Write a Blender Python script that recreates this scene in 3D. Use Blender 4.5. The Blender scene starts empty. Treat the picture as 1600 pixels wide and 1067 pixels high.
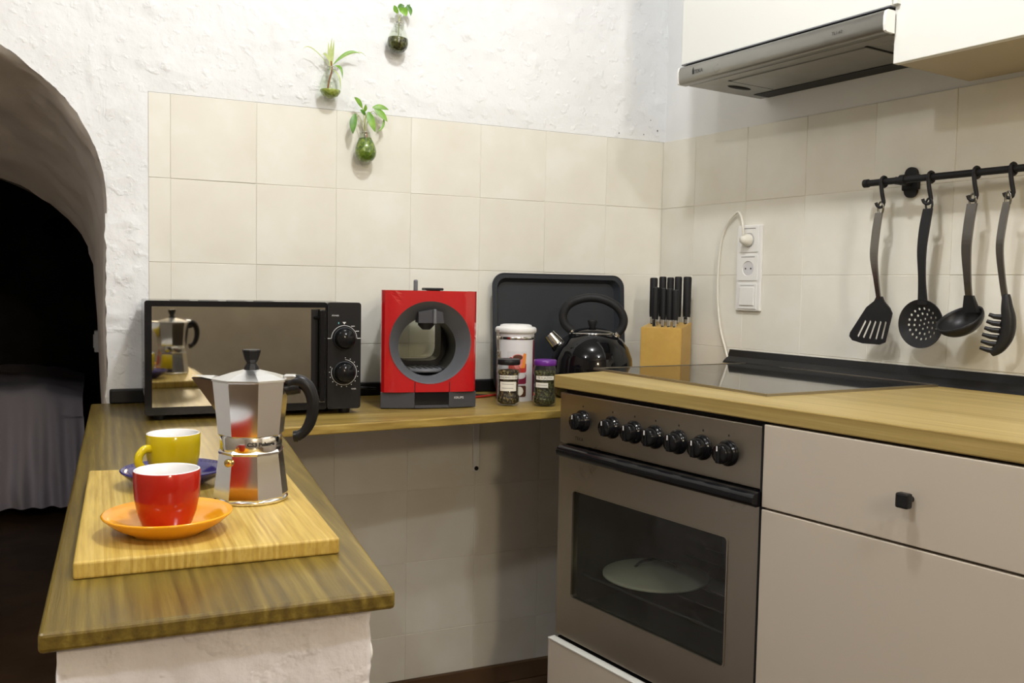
import bpy, bmesh, math, random
from mathutils import Vector, Matrix, noise
random.seed(7)
PI = math.pi
scene = bpy.context.scene
COL = scene.collection

# ------------------------------------------------------------------ camera
cam_d = bpy.data.cameras.new('camera'); cam = bpy.data.objects.new('camera', cam_d); COL.objects.link(cam)
YAW, PITCH, ROLL, FPX = 0.4296778, -0.0595888, 0.0188879, 1422.852
f_ = Vector((math.sin(YAW)*math.cos(PITCH), math.cos(YAW)*math.cos(PITCH), math.sin(PITCH)))
r_ = Vector((math.cos(YAW), -math.sin(YAW), 0)); u_ = r_.cross(f_)
r2 = r_*math.cos(ROLL)+u_*math.sin(ROLL); u2 = -r_*math.sin(ROLL)+u_*math.cos(ROLL)
M = Matrix((r2, u2, -f_)).transposed().to_4x4(); M.translation = Vector((-1.5606, -2.3368, 1.1362))
cam.matrix_world = M
cam_d.sensor_width = 36.0; cam_d.lens = FPX*36/1600; cam_d.clip_start = 0.02; cam_d.clip_end = 50
scene.camera = cam

# ------------------------------------------------------------------ world, lamps, exposure
w = bpy.data.worlds.new('world'); scene.world = w; w.use_nodes = True
w.node_tree.nodes['Background'].inputs[0].default_value = (0.5, 0.5, 0.55, 1)
w.node_tree.nodes['Background'].inputs[1].default_value = 0.0
scene.view_settings.view_transform = 'Standard'; scene.view_settings.look = 'None'
scene.view_settings.exposure = 0.0; scene.view_settings.gamma = 1.0
scene.view_settings.use_curve_mapping = False
LAMPS = [((-0.95, -1.30, 2.50), 43.0), ((-0.66, -2.65, 2.45), 32.0), ((-2.30, -1.95, 2.45), 30.0)]
GLOBE_COL = (1.0, 0.85, 0.62); GLOBE_POS = (-1.15, -4.10, 1.95); GLOBE_W = 60.0
LAMP_COL = (0.99, 0.99, 1.0)

# ------------------------------------------------------------------ materials
def newmat(name):
    m = bpy.data.materials.new(name); m.use_nodes = True
    return m, m.node_tree, m.node_tree.nodes['Principled BSDF']
def setp(b, **k):
    names = dict(col='Base Color', rough='Roughness', metal='Metallic', spec='Specular IOR Level', trans='Transmission Weight',
                 ior='IOR', coat='Coat Weight', coatr='Coat Roughness', alpha='Alpha', sheen='Sheen Weight', aniso='Anisotropic', sub='Subsurface Weight')
    for a, v in k.items():
        if a == 'col': v = (*v, 1) if len(v) == 3 else v
        b.inputs[names[a]].default_value = v
def plain(name, col, rough=0.5, **k):
    m, nt, b = newmat(name); setp(b, col=col, rough=rough, **k); return m
def N(nt, t, **k):
    n = nt.nodes.new(t)
    for a, v in k.items():
        if a in n.inputs: n.inputs[a].default_value = v
        else: setattr(n, a, v)
    return n
def ramp(nt, stops):
    n = nt.nodes.new('ShaderNodeValToRGB'); e = n.color_ramp.elements
    while len(e) < len(stops): e.new(0.5)
    for i, (p, c) in enumerate(stops): e[i].position = p; e[i].color = (*c, 1)
    return n
def mixc(nt, a, b, fac, mode='MIX'):
    n = nt.nodes.new('ShaderNodeMix'); n.data_type = 'RGBA'; n.blend_type = mode
    for i, v in ((6, a), (7, b), (0, fac)):
        if hasattr(v, 'is_output'): nt.links.new(v, n.inputs[i])
        else: n.inputs[i].default_value = v if i == 0 else (*v, 1)
    return n.outputs[2]
def coords(nt, scale=(1, 1, 1), rot=(0, 0, 0)):
    tc = nt.nodes.new('ShaderNodeTexCoord'); mp = nt.nodes.new('ShaderNodeMapping')
    mp.inputs['Scale'].default_value = scale; mp.inputs['Rotation'].default_value = rot
    nt.links.new(tc.outputs['Object'], mp.inputs[0]); return mp.outputs[0]
def bump(nt, b, h, strength=0.3, dist=0.01):
    n = N(nt, 'ShaderNodeBump'); n.inputs['Strength'].default_value = strength; n.inputs['Distance'].default_value = dist
    nt.links.new(h, n.inputs['Height']); nt.links.new(n.outputs[0], b.inputs['Normal'])

def plaster(name, c1, c2, b1=0.5, scale=40, rough=0.85, lumps=False):
    m, nt, b = newmat(name); v = coords(nt)
    n1 = N(nt, 'ShaderNodeTexNoise'); n1.inputs['Scale'].default_value = scale; n1.inputs['Detail'].default_value = 6; nt.links.new(v, n1.inputs[0])
    n2 = N(nt, 'ShaderNodeTexNoise'); n2.inputs['Scale'].default_value = 5; n2.inputs['Detail'].default_value = 3; nt.links.new(v, n2.inputs[0])
    r = ramp(nt, [(0.3, c1), (0.7, c2)]); nt.links.new(n2.outputs[0], r.inputs[0])
    nt.links.new(r.outputs[0], b.inputs['Base Color']); setp(b, rough=rough, spec=0.2)
    h = n1.outputs[0]
    if lumps:
        n4 = N(nt, 'ShaderNodeTexNoise'); n4.inputs['Scale'].default_value = 34; n4.inputs['Detail'].default_value = 3; nt.links.new(v, n4.inputs[0])
        r4 = ramp(nt, [(0.56, (0, 0, 0)), (0.70, (1, 1, 1))]); nt.links.new(n4.outputs[0], r4.inputs[0])
        h = mixc(nt, h, r4.outputs[0], 0.40)
    bump(nt, b, h, b1, 0.006 if not lumps else 0.010); return m
def woodmat(name, stops, axis='x', grain=18, stretch=0.06, rough=0.35, ring=0.5, coat=0.0, bstr=0.08):
    m, nt, b = newmat(name)
    sc = {'x': (stretch, 1, 1), 'y': (1, stretch, 1)}[axis]
    v = coords(nt, sc)
    n0 = N(nt, 'ShaderNodeTexNoise'); n0.inputs['Scale'].default_value = 9; n0.inputs['Detail'].default_value = 3; nt.links.new(v, n0.inputs[0])
    n1 = N(nt, 'ShaderNodeTexNoise'); n1.inputs['Scale'].default_value = grain*6; n1.inputs['Detail'].default_value = 8; n1.inputs['Roughness'].default_value = 0.65
    n1.inputs['Distortion'].default_value = 0.4; nt.links.new(v, n1.inputs[0])
    wv = N(nt, 'ShaderNodeTexWave'); wv.wave_type = 'BANDS'; wv.bands_direction = 'Y' if axis == 'x' else 'X'
    wv.inputs['Scale'].default_value = grain*0.55; wv.inputs['Distortion'].default_value = 9; wv.inputs['Detail'].default_value = 3; wv.inputs['Detail Scale'].default_value = 1.2
    nt.links.new(v, wv.inputs[0])
    n3 = N(nt, 'ShaderNodeTexNoise'); n3.inputs['Scale'].default_value = grain*1.6; n3.inputs['Detail'].default_value = 4; n3.inputs['Distortion'].default_value = 1.2; nt.links.new(v, n3.inputs[0])
    mx = mixc(nt, n1.outputs[0], n3.outputs[0], 0.5)
    mx = mixc(nt, mx, wv.outputs[0], ring*0.18)
    mx = mixc(nt, mx, n0.outputs[0], 0.25)
    r = ramp(nt, stops); nt.links.new(mx, r.inputs[0]); nt.links.new(r.outputs[0], b.inputs['Base Color'])
    setp(b, rough=rough, spec=0.4, coat=coat, coatr=0.2); bump(nt, b, n1.outputs[0], bstr, 0.002)
    return m

MAT = {}
MAT['plaster'] = plaster('white_rough_plaster', (0.79, 0.805, 0.815), (0.85, 0.865, 0.875), 0.45, 42, lumps=True)
MAT['plaster_smooth'] = plaster('white_smooth_plaster', (0.78, 0.79, 0.79), (0.84, 0.85, 0.85), 0.10, 25)
MAT['plaster_lilac'] = plaster('white_lilac_plaster', (0.78, 0.76, 0.80), (0.86, 0.84, 0.87), 0.42, 60, lumps=True)
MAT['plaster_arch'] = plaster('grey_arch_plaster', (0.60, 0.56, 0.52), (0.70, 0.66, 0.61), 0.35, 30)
MAT['ochre_wall'] = plaster('ochre_wall_paint', (0.27, 0.235, 0.19), (0.34, 0.30, 0.24), 0.1, 25)
MAT['plaster_ceiling'] = plaster('grey_ceiling_plaster', (0.50, 0.49, 0.47), (0.56, 0.55, 0.53), 0.1, 25)
MAT['shade_toned_wall'] = plaster('shade_toned_bedroom_plaster', (0.04, 0.036, 0.033), (0.07, 0.063, 0.058), 0.4, 20)  # the unlit bedroom's darkness is put into this near-black wall colour

def tilemat():
    m, nt, b = newmat('cream_glazed_tile')
    oi = nt.nodes.new('ShaderNodeObjectInfo')
    tc = nt.nodes.new('ShaderNodeTexCoord'); ad = nt.nodes.new('ShaderNodeVectorMath'); ad.operation = 'ADD'
    sc = nt.nodes.new('ShaderNodeVectorMath'); sc.operation = 'SCALE'; sc.inputs['Scale'].default_value = 1.0
    cx = nt.nodes.new('ShaderNodeCombineXYZ'); mu = nt.nodes.new('ShaderNodeMath'); mu.operation = 'MULTIPLY'; mu.inputs[1].default_value = 37
    nt.links.new(oi.outputs['Random'], mu.inputs[0]); nt.links.new(mu.outputs[0], cx.inputs[0]); nt.links.new(mu.outputs[0], cx.inputs[2])
    nt.links.new(tc.outputs['Object'], ad.inputs[0]); nt.links.new(cx.outputs[0], ad.inputs[1])
    n = N(nt, 'ShaderNodeTexNoise'); n.inputs['Scale'].default_value = 7; n.inputs['Detail'].default_value = 4; nt.links.new(ad.outputs[0], n.inputs[0])
    r = ramp(nt, [(0.3, (0.745, 0.72, 0.635)), (0.55, (0.79, 0.775, 0.70)), (0.75, (0.825, 0.82, 0.765))]); nt.links.new(n.outputs[0], r.inputs[0])
    r2_ = ramp(nt, [(0.0, (0.95, 0.945, 0.93)), (1.0, (1.0, 1.0, 1.0))]); nt.links.new(oi.outputs['Random'], r2_.inputs[0])
    o = mixc(nt, r.outputs[0], r2_.outputs[0], 1.0, 'MULTIPLY'); nt.links.new(o, b.inputs['Base Color'])
    n2 = N(nt, 'ShaderNodeTexNoise'); n2.inputs['Scale'].default_value = 14; nt.links.new(ad.outputs[0], n2.inputs[0])
    setp(b, rough=0.42, spec=0.4); bump(nt, b, n2.outputs[0], 0.05, 0.004); return m
MAT['tile'] = tilemat()
MAT['grout'] = plain('pale_grout', (0.74, 0.71, 0.63), 0.9)
MAT['floor'] = plaster('brown_clay_floor', (0.075, 0.043, 0.023), (0.13, 0.078, 0.042), 0.15, 12, 0.5)
MAT['pen_wood'] = woodmat('olive_stained_pine', [(0.30, (0.055, 0.034, 0.007)), (0.44, (0.115, 0.076, 0.013)), (0.56, (0.165, 0.115, 0.020)), (0.72, (0.29, 0.21, 0.045))], 'y', 36, 0.045, 0.36, 0.9, 0.15, bstr=0.2)
MAT['shelf_wood'] = woodmat('golden_varnished_pine', [(0.32, (0.10, 0.056, 0.010)), (0.44, (0.26, 0.17, 0.036)), (0.55, (0.38, 0.265, 0.065)), (0.70, (0.54, 0.40, 0.13))], 'x', 24, 0.04, 0.35, 0.7, 0.15)
MAT['oak'] = woodmat('pale_oak_laminate', [(0.32, (0.24, 0.16, 0.045)), (0.45, (0.36, 0.26, 0.086)), (0.56, (0.44, 0.33, 0.124)), (0.70, (0.53, 0.41, 0.18))], 'x', 30, 0.02, 0.42, 0.3)
MAT['block_wood'] = woodmat('yellow_beech', [(0.2, (0.46, 0.27, 0.055)), (0.6, (0.60, 0.385, 0.10)), (0.85, (0.68, 0.46, 0.15))], 'y', 6, 0.3, 0.45, 0.3)
def bamboo():
    m, nt, b = newmat('bamboo_laminate'); v = coords(nt, (1, 0.02, 0.02))
    vs = coords(nt, (1, 0.05, 0.3))
    w1 = N(nt, 'ShaderNodeTexWhiteNoise'); w1.noise_dimensions = '1D'
    sx = nt.nodes.new('ShaderNodeSeparateXYZ'); nt.links.new(v, sx.inputs[0])
    mm = N(nt, 'ShaderNodeMath'); mm.operation = 'MULTIPLY'; mm.inputs[1].default_value = 340; nt.links.new(sx.outputs[0], mm.inputs[0])
    fl = N(nt, 'ShaderNodeMath'); fl.operation = 'FLOOR'; nt.links.new(mm.outputs[0], fl.inputs[0]); nt.links.new(fl.outputs[0], w1.inputs['W'])
    n1 = N(nt, 'ShaderNodeTexNoise'); n1.inputs['Scale'].default_value = 260; n1.inputs['Detail'].default_value = 5; nt.links.new(vs, n1.inputs[0])
    r = ramp(nt, [(0.0, (0.47, 0.31, 0.060)), (0.5, (0.55, 0.385, 0.088)), (1.0, (0.61, 0.445, 0.125))]); nt.links.new(w1.outputs['Value'], r.inputs[0])
    rr = ramp(nt, [(0.3, (0.72, 0.68, 0.6)), (0.6, (1, 1, 1))]); nt.links.new(n1.outputs[0], rr.inputs[0])
    nt.links.new(mixc(nt, r.outputs[0], rr.outputs[0], 0.8, 'MULTIPLY'), b.inputs['Base Color']); setp(b, rough=0.42, spec=0.4); return m
MAT['bamboo'] = bamboo()
def brushed(name, col, rough, sc=(2, 200, 200), bs=0.03):
    m, nt, b = newmat(name); v = coords(nt, sc)
    n = N(nt, 'ShaderNodeTexNoise'); n.inputs['Scale'].default_value = 3; n.inputs['Detail'].default_value = 3; nt.links.new(v, n.inputs[0])
    v2 = coords(nt); n2 = N(nt, 'ShaderNodeTexNoise'); n2.inputs['Scale'].default_value = 6; n2.inputs['Detail'].default_value = 4; nt.links.new(v2, n2.inputs[0])
    r = ramp(nt, [(0.3, (rough*0.75,)*3), (0.7, (rough*1.25,)*3)]); nt.links.new(n2.outputs[0], r.inputs[0]); nt.links.new(r.outputs[0], b.inputs['Roughness'])
    setp(b, col=col, metal=1.0); bump(nt, b, n.outputs[0], bs, 0.001); return m
MAT['steel'] = brushed('brushed_steel', (0.42, 0.385, 0.32), 0.34)
MAT['hood_steel'] = brushed('hood_steel', (0.29, 0.283, 0.258), 0.33)
MAT['dark_steel'] = plain('dark_polished_steel', (0.20, 0.19, 0.175), 0.22, metal=1.0)
MAT['chrome'] = plain('chrome', (0.80, 0.79, 0.77), 0.12, metal=1.0)
MAT['alu'] = plain('polished_aluminium', (0.86, 0.85, 0.84), 0.13, metal=1.0)
MAT['alu_satin'] = plain('satin_aluminium', (0.80, 0.80, 0.79), 0.32, metal=1.0)
MAT['brass'] = plain('brass', (0.75, 0.53, 0.18), 0.2, metal=1.0)
MAT['black_plastic'] = plain('black_plastic', (0.012, 0.012, 0.013), 0.35, spec=0.25)
MAT['black_gloss'] = plain('glossy_black', (0.008, 0.008, 0.009), 0.12, spec=0.25)
MAT['black_enamel'] = plain('black_enamel', (0.004, 0.004, 0.005), 0.05, spec=0.35)
MAT['black_matt'] = plain('matt_black', (0.014, 0.014, 0.015), 0.55, spec=0.25)
MAT['nylon'] = plain('black_nylon', (0.016, 0.016, 0.017), 0.38, spec=0.25)
MAT['charcoal'] = plain('charcoal_plastic', (0.055, 0.057, 0.065), 0.42, spec=0.25)
MAT['mid_grey'] = plain('grey_plastic', (0.13, 0.135, 0.15), 0.38)
MAT['tray'] = plain('dark_nonstick', (0.026, 0.030, 0.037), 0.42, spec=0.35)
MAT['red_gloss'] = plain('glossy_red_plastic', (0.46, 0.010, 0.013), 0.10, coat=0.5, coatr=0.05)
MAT['red_ceramic'] = plain('red_glaze', (0.42, 0.016, 0.007), 0.10)
MAT['yellow_ceramic'] = plain('yellow_glaze', (0.60, 0.47, 0.008), 0.12)
MAT['orange_ceramic'] = plain('orange_glaze', (0.84, 0.36, 0.008), 0.12)
MAT['blue_ceramic'] = plain('indigo_glaze', (0.025, 0.018, 0.16), 0.12)
MAT['white_ceramic'] = plain('white_glaze', (0.82, 0.82, 0.83), 0.12)
MAT['white_lacquer'] = plain('white_lacquer', (0.73, 0.74, 0.70), 0.40)
MAT['cream_lacquer'] = plain('cream_lacquer', (0.53, 0.475, 0.395), 0.38)
MAT['cream_underside'] = plain('beige_chipboard_foil', (0.46, 0.40, 0.29), 0.55)
MAT['white_plastic'] = plain('white_plastic', (0.80, 0.80, 0.78), 0.3)
MAT['cord_white'] = plain('ivory_cable', (0.74, 0.72, 0.64), 0.45)
MAT['paper'] = plain('label_paper', (0.78, 0.76, 0.68), 0.7)
MAT['ink'] = plain('black_ink', (0.02, 0.02, 0.02), 0.7)
MAT['print_white'] = plain('white_print', (0.75, 0.75, 0.75), 0.6)
MAT['print_teal'] = plain('teal_print', (0.15, 0.5, 0.55), 0.6)
MAT['purple'] = plain('purple_lid', (0.13, 0.022, 0.25), 0.28)
MAT['tin_white'] = plain('white_tin', (0.70, 0.70, 0.72), 0.28)
MAT['burgundy'] = plain('burgundy_print', (0.20, 0.012, 0.045), 0.35)
MAT['print_red'] = plain('red_print', (0.48, 0.035, 0.03), 0.4)
MAT['print_pink'] = plain('pink_print', (0.72, 0.22, 0.20), 0.4)
MAT['print_brown'] = plain('brown_print', (0.09, 0.03, 0.015), 0.4)
MAT['print_orange'] = plain('orange_print', (0.75, 0.25, 0.04), 0.4)
MAT['print_grey'] = plain('pale_grey_print', (0.62, 0.62, 0.64), 0.4)
MAT['red_wire'] = plain('red_cable', (0.5, 0.03, 0.02), 0.4)
MAT['sheet'] = plain('grey_lilac_sheet', (0.60, 0.57, 0.66), 0.9)
MAT['oven_inside'] = plain('oven_enamel', (0.05, 0.053, 0.048), 0.5)
MAT['lid_white'] = plain('pale_enamel_lid', (0.74, 0.75, 0.70), 0.35)
MAT['slit'] = plain('black_gap', (0.004, 0.004, 0.004), 0.9)
def mirror_glass():
    m, nt, b = newmat('bronze_mirror_glass'); setp(b, col=(0.46, 0.445, 0.395), metal=1.0, rough=0.03); return m
MAT['mirror'] = mirror_glass()
MAT['hob_glass'] = plain('black_ceramic_glass', (0.014, 0.014, 0.014), 0.05, ior=2.6)
def thin_glass(name, tint, refl=1.0, rough=0.02):
    m = bpy.data.materials.new(name); m.use_nodes = True; nt = m.node_tree; nt.nodes.clear()
    o = N(nt, 'ShaderNodeOutputMaterial'); mx = N(nt, 'ShaderNodeMixShader'); t = N(nt, 'ShaderNodeBsdfTransparent'); g = N(nt, 'ShaderNodeBsdfGlossy')
    lw = N(nt, 'ShaderNodeLayerWeight'); lw.inputs['Blend'].default_value = 0.5
    pw = N(nt, 'ShaderNodeMath'); pw.operation = 'POWER'; pw.inputs[1].default_value = 5.0; nt.links.new(lw.outputs['Facing'], pw.inputs[0])
    fr = N(nt, 'ShaderNodeMath'); fr.operation = 'MULTIPLY_ADD'; fr.inputs[1].default_value = 0.9; fr.inputs[2].default_value = 0.05; nt.links.new(pw.outputs[0], fr.inputs[0])
    t.inputs[0].default_value = (*tint, 1); g.inputs['Roughness'].default_value = rough; g.inputs[0].default_value = (refl, refl, refl, 1)
    nt.links.new(fr.outputs[0], mx.inputs[0]); nt.links.new(t.outputs[0], mx.inputs[1]); nt.links.new(g.outputs[0], mx.inputs[2]); nt.links.new(mx.outputs[0], o.inputs[0])
    return m
MAT['oven_glass'] = thin_glass('smoked_oven_glass', (0.78, 0.80, 0.76))
MAT['jar_glass'] = thin_glass('clear_jar_glass', (0.93, 0.95, 0.94))
MAT['bulb_glass'] = thin_glass('clear_bulb_glass', (0.90, 0.93, 0.88))
MAT['tank'] = thin_glass('smoky_water_tank', (0.84, 0.86, 0.80))
def speckle(name, cols, scale=160, rough=0.7):
    m, nt, b = newmat(name); v = coords(nt)
    n = N(nt, 'ShaderNodeTexVoronoi'); n.inputs['Scale'].default_value = scale; nt.links.new(v, n.inputs[0])
    r = ramp(nt, [(i/(len(cols)-1), c) for i, c in enumerate(cols)]); sx = nt.nodes.new('ShaderNodeSeparateColor'); nt.links.new(n.outputs['Color'], sx.inputs[0])
    nt.links.new(sx.outputs[0], r.inputs[0]); r.color_ramp.interpolation = 'CONSTANT'; nt.links.new(r.outputs[0], b.inputs['Base Color'])
    bump(nt, b, n.outputs['Distance'], 0.8, 0.003); setp(b, rough=rough); return m
MAT['tea_dark'] = speckle('dark_dried_tea', [(0.012, 0.009, 0.006), (0.05, 0.035, 0.012), (0.02, 0.012, 0.012), (0.20, 0.15, 0.05), (0.03, 0.025, 0.01)], 230)
MAT['tea_green'] = speckle('green_dried_tea', [(0.015, 0.015, 0.006), (0.05, 0.055, 0.018), (0.03, 0.025, 0.01), (0.11, 0.11, 0.035), (0.02, 0.02, 0.008)], 230)
MAT['moss_dark'] = speckle('dark_murky_water', [(0.05, 0.055, 0.008), (0.10, 0.10, 0.015), (0.03, 0.028, 0.008), (0.16, 0.13, 0.02)], 140, 0.25)
MAT['moss_green'] = speckle('green_murky_water', [(0.16, 0.24, 0.02), (0.24, 0.32, 0.04), (0.10, 0.17, 0.015), (0.32, 0.38, 0.08)], 120, 0.25)
MAT['moss_pale'] = speckle('yellow_green_water', [(0.32, 0.38, 0.06), (0.24, 0.31, 0.03), (0.40, 0.45, 0.11), (0.17, 0.23, 0.02)], 110, 0.25)
def leafmat(name, c1, c2):
    m, nt, b = newmat(name); v = coords(nt); n = N(nt, 'ShaderNodeTexNoise'); n.inputs['Scale'].default_value = 60; nt.links.new(v, n.inputs[0])
    r = ramp(nt, [(0.3, c1), (0.7, c2)]); nt.links.new(n.outputs[0], r.inputs[0]); nt.links.new(r.outputs[0], b.inputs['Base Color']); setp(b, rough=0.4, sub=0.0); return m
MAT['leaf'] = leafmat('fresh_green_leaf', (0.10, 0.26, 0.015), (0.22, 0.42, 0.04))
MAT['leaf_dark'] = leafmat('deep_green_leaf', (0.05, 0.16, 0.012), (0.10, 0.26, 0.02))
MAT['leaf_pale'] = leafmat('pale_spider_leaf', (0.36, 0.46, 0.12), (0.52, 0.58, 0.26))
MAT['stem'] = plain('pale_stem', (0.45, 0.48, 0.22), 0.5)
MAT['root'] = plain('brown_root', (0.25, 0.09, 0.02), 0.6)
def emis(name, col, s):
    m = bpy.data.materials.new(name); m.use_nodes = True; nt = m.node_tree; b = nt.nodes['Principled BSDF']
    b.inputs['Emission Color'].default_value = (*col, 1); b.inputs['Emission Strength'].default_value = s; return m

# ------------------------------------------------------------------ mesh helpers
class MB:
    """collects shapes, links them as ONE mesh object"""
    def __init__(s): s.v = []; s.f = []; s.sm = []
    def add(s, verts, faces, smooth=False, mat=None):
        o = len(s.v)
        if mat is not None: verts = [mat @ Vector(p) for p in verts]
        s.v += [tuple(p) for p in verts]; s.f += [tuple(i+o for i in f) for f in faces]; s.sm += [smooth]*len(faces); return s
    def bm(s, bm, smooth=False, mat=None):
        bm.verts.ensure_lookup_table(); bm.verts.index_update()
        s.add([v.co.copy() for v in bm.verts], [[v.index for v in f.verts] for f in bm.faces], smooth, mat); bm.free(); return s
    def box(s, x0, x1, y0, y1, z0, z1, bev=0.0, seg=2, mat=None):
        bm = bmesh.new(); bmesh.ops.create_cube(bm, size=1)
        for v in bm.verts: v.co = Vector(((x0+x1)/2+v.co.x*(x1-x0), (y0+y1)/2+v.co.y*(y1-y0), (z0+z1)/2+v.co.z*(z1-z0)))
        if bev > 0: bmesh.ops.bevel(bm, geom=bm.edges[:], offset=bev, segments=seg, profile=0.5, affect='EDGES')
        return s.bm(bm, False, mat)
    def lathe(s, prof, n=32, smooth=True, mat=None, cap0=True, cap1=True, phase=0.0):
        v = []; f = []
        for r, z in prof:
            for k in range(n):
                a = phase+2*PI*k/n; v.append((r*math.cos(a), r*math.sin(a), z))
        for i in range(len(prof)-1):
            for k in range(n):
                a, b = i*n+k, i*n+(k+1) % n; f.append((a, b, b+n, a+n))
        s.add(v, f, smooth, mat)
        if cap0 and prof[0][0] > 1e-6: s.add(v[:n], [tuple(range(n))[::-1]], False, mat)
        if cap1 and prof[-1][0] > 1e-6: s.add(v[-n:], [tuple(range(n))], False, mat)
        return s
    def tube(s, pts, r, n=10, closed=False, mat=None, caps=True, flat=1.0, up=None):
        P = [Vector(p) for p in pts]; m = len(P); R = r if hasattr(r, '__len__') else [r]*m
        v = []; f = []; prev = None
        for i in range(m):
            if closed: t = P[(i+1) % m]-P[i-1]
            else: t = P[min(i+1, m-1)]-P[max(i-1, 0)]
            t.normalize()
            if prev is None:
                a = Vector(up) if up else (Vector((0, 0, 1)) if abs(t.z) < 0.9 else Vector((0, 1, 0)))
            else: a = prev
            a = (a-t*a.dot(t)).normalized(); prev = a; b = t.cross(a)
            for k in range(n):
                q = 2*PI*k/n; v.append(P[i]+(a*math.cos(q)*flat+b*math.sin(q))*R[i])
        for i in range(m if closed else m-1):
            j = (i+1) % m
            for k in range(n): f.append((i*n+k, i*n+(k+1) % n, j*n+(k+1) % n, j*n+k))
        s.add(v, f, True, mat)
        if caps and not closed: s.add(v[:n], [tuple(range(n))[::-1]], False, mat); s.add(v[-n:], [tuple(range(n))], False, mat)
        return s
    def plate(s, outer, holes, y0, y1, mat=None):
        """flat plate in the local xz plane with holes, extruded from y0 to y1"""
        bm = bmesh.new(); edges = []
        for loop in [outer]+list(holes):
            vs = [bm.verts.new((p[0], y0, p[1])) for p in loop]
            for i in range(len(vs)): edges.append(bm.edges.new((vs[i], vs[(i+1) % len(vs)])))
        bmesh.ops.triangle_fill(bm, edges=edges, use_beauty=True)
        g = bmesh.ops.extrude_face_region(bm, geom=bm.faces[:])
        for e in g['geom']:
            if isinstance(e, bmesh.types.BMVert): e.co.y = y1
        bmesh.ops.recalc_face_normals(bm, faces=bm.faces[:])
        return s.bm(bm, False, mat)
    def ring(s, A, B, smooth=False, mat=None):
        n = len(A); s.add(list(A)+list(B), [(k, (k+1) % n, n+(k+1) % n, n+k) for k in range(n)], smooth, mat); return s
    def fan(s, A, flip=False, mat=None):
        t = tuple(range(len(A))); s.add(A, [t[::-1] if flip else t], False, mat); return s
    def build(s, name, mat, parent=None, merge=False):
        me = bpy.data.meshes.new(name); me.from_pydata(s.v, [], s.f)
        me.polygons.foreach_set('use_smooth', s.sm); me.update()
        me.materials.append(MAT[mat] if isinstance(mat, str) else mat)
        bm = bmesh.new(); bm.from_mesh(me); bmesh.ops.recalc_face_normals(bm, faces=bm.faces[:]); bm.to_mesh(me); bm.free()
        o = bpy.data.objects.new(name, me); COL.objects.link(o)
        if parent is not None: o.parent = parent
        return o
def tag(o, label=None, cat=None, group=None, kind=None):
    if label: o['label'] = label
    if cat: o['category'] = cat
    if group: o['group'] = group
    if kind: o['kind'] = kind
    return o
def thing(name, label, cat, loc=(0, 0, 0), rotz=0.0, group=None):
    o = bpy.data.objects.new(name, None); COL.objects.link(o); o.location = loc; o.rotation_euler = (0, 0, rotz)
    o.empty_display_size = 0.05
    return tag(o, label, cat, group)
def struct(o): o['kind'] = 'structure'; return o
def smooth_path(pts, n=6, closed=False):
    P = [Vector(p) for p in pts]; out = []; m = len(P)
    for i in range(m if closed else m-1):
        if closed: p0, p1, p2, p3 = P[i-1], P[i], P[(i+1) % m], P[(i+2) % m]
        else: p0, p1, p2, p3 = P[max(i-1, 0)], P[i], P[i+1], P[min(i+2, m-1)]
        for k in range(n):
            t = k/n; out.append(0.5*((2*p1)+(p2-p0)*t+(2*p0-5*p1+4*p2-p3)*t*t+(3*p1-p0-3*p2+p3)*t**3))
    if not closed: out.append(P[-1])
    return out
def rrect(x0, x1, z0, z1, r, n=6):
    out = []
    for cx, cz, a0 in ((x1-r, z1-r, 0), (x0+r, z1-r, PI/2), (x0+r, z0+r, PI), (x1-r, z0+r, 1.5*PI)):
        for k in range(n+1): a = a0+PI/2*k/n; out.append((cx+r*math.cos(a), cz+r*math.sin(a)))
    return out
def circ(cx, cz, r, n=24, rz=None): return [(cx+r*math.cos(2*PI*k/n), cz+(rz or r)*math.sin(2*PI*k/n)) for k in range(n)]
def text(name, s, size, mat, parent, loc, align='CENTER', cyl=None, depth=0.0004, rotz=0.0, sx=1.0, ang=0.0, shear=0.0, bold=0.0):
    """flat lettering standing in the local xz plane, facing -y; or wrapped on a vertical cylinder of radius cyl about local z"""
    cu = bpy.data.curves.new('t', 'FONT'); cu.body = s; cu.size = size; cu.align_x = align; cu.align_y = 'CENTER'; cu.resolution_u = 2; cu.shear = shear; cu.offset = bold
    to = bpy.data.objects.new('t', cu); COL.objects.link(to)
    dg = bpy.context.evaluated_depsgraph_get(); me = bpy.data.meshes.new_from_object(to.evaluated_get(dg))
    bpy.data.objects.remove(to)
    for v in me.vertices:
        x, z = v.co.x*sx, v.co.y
        if cyl: a = -PI/2+ang+x/cyl; v.co = Vector((cyl*math.cos(a), cyl*math.sin(a), z+loc[2]))
        else:
            v.co = Matrix.Rotation(rotz, 3, 'Z') @ Vector((x, 0, z))+Vector(loc)
    me.materials.clear(); me.materials.append(MAT[mat])
    o = bpy.data.objects.new(name, me); COL.objects.link(o); o.parent = parent; return o
def cyl_patch(r, a0, a1, z0, z1, n=10):
    """patch on a vertical cylinder; angles measured from the -y direction, positive to the right"""
    v = []; f = []
    for k in range(n+1):
        a = -PI/2+a0+(a1-a0)*k/n
        v += [(r*math.cos(a), r*math.sin(a), z0), (r*math.cos(a), r*math.sin(a), z1)]
    for k in range(n): f.append((2*k, 2*k+2, 2*k+3, 2*k+1))
    return MB().add(v, f, True)
ROTX90 = Matrix.Rotation(PI/2, 4, 'X')     # local z -> -y  (a lathe pointing at the viewer side)
def T(x, y, z): return Matrix.Translation((x, y, z))

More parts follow.
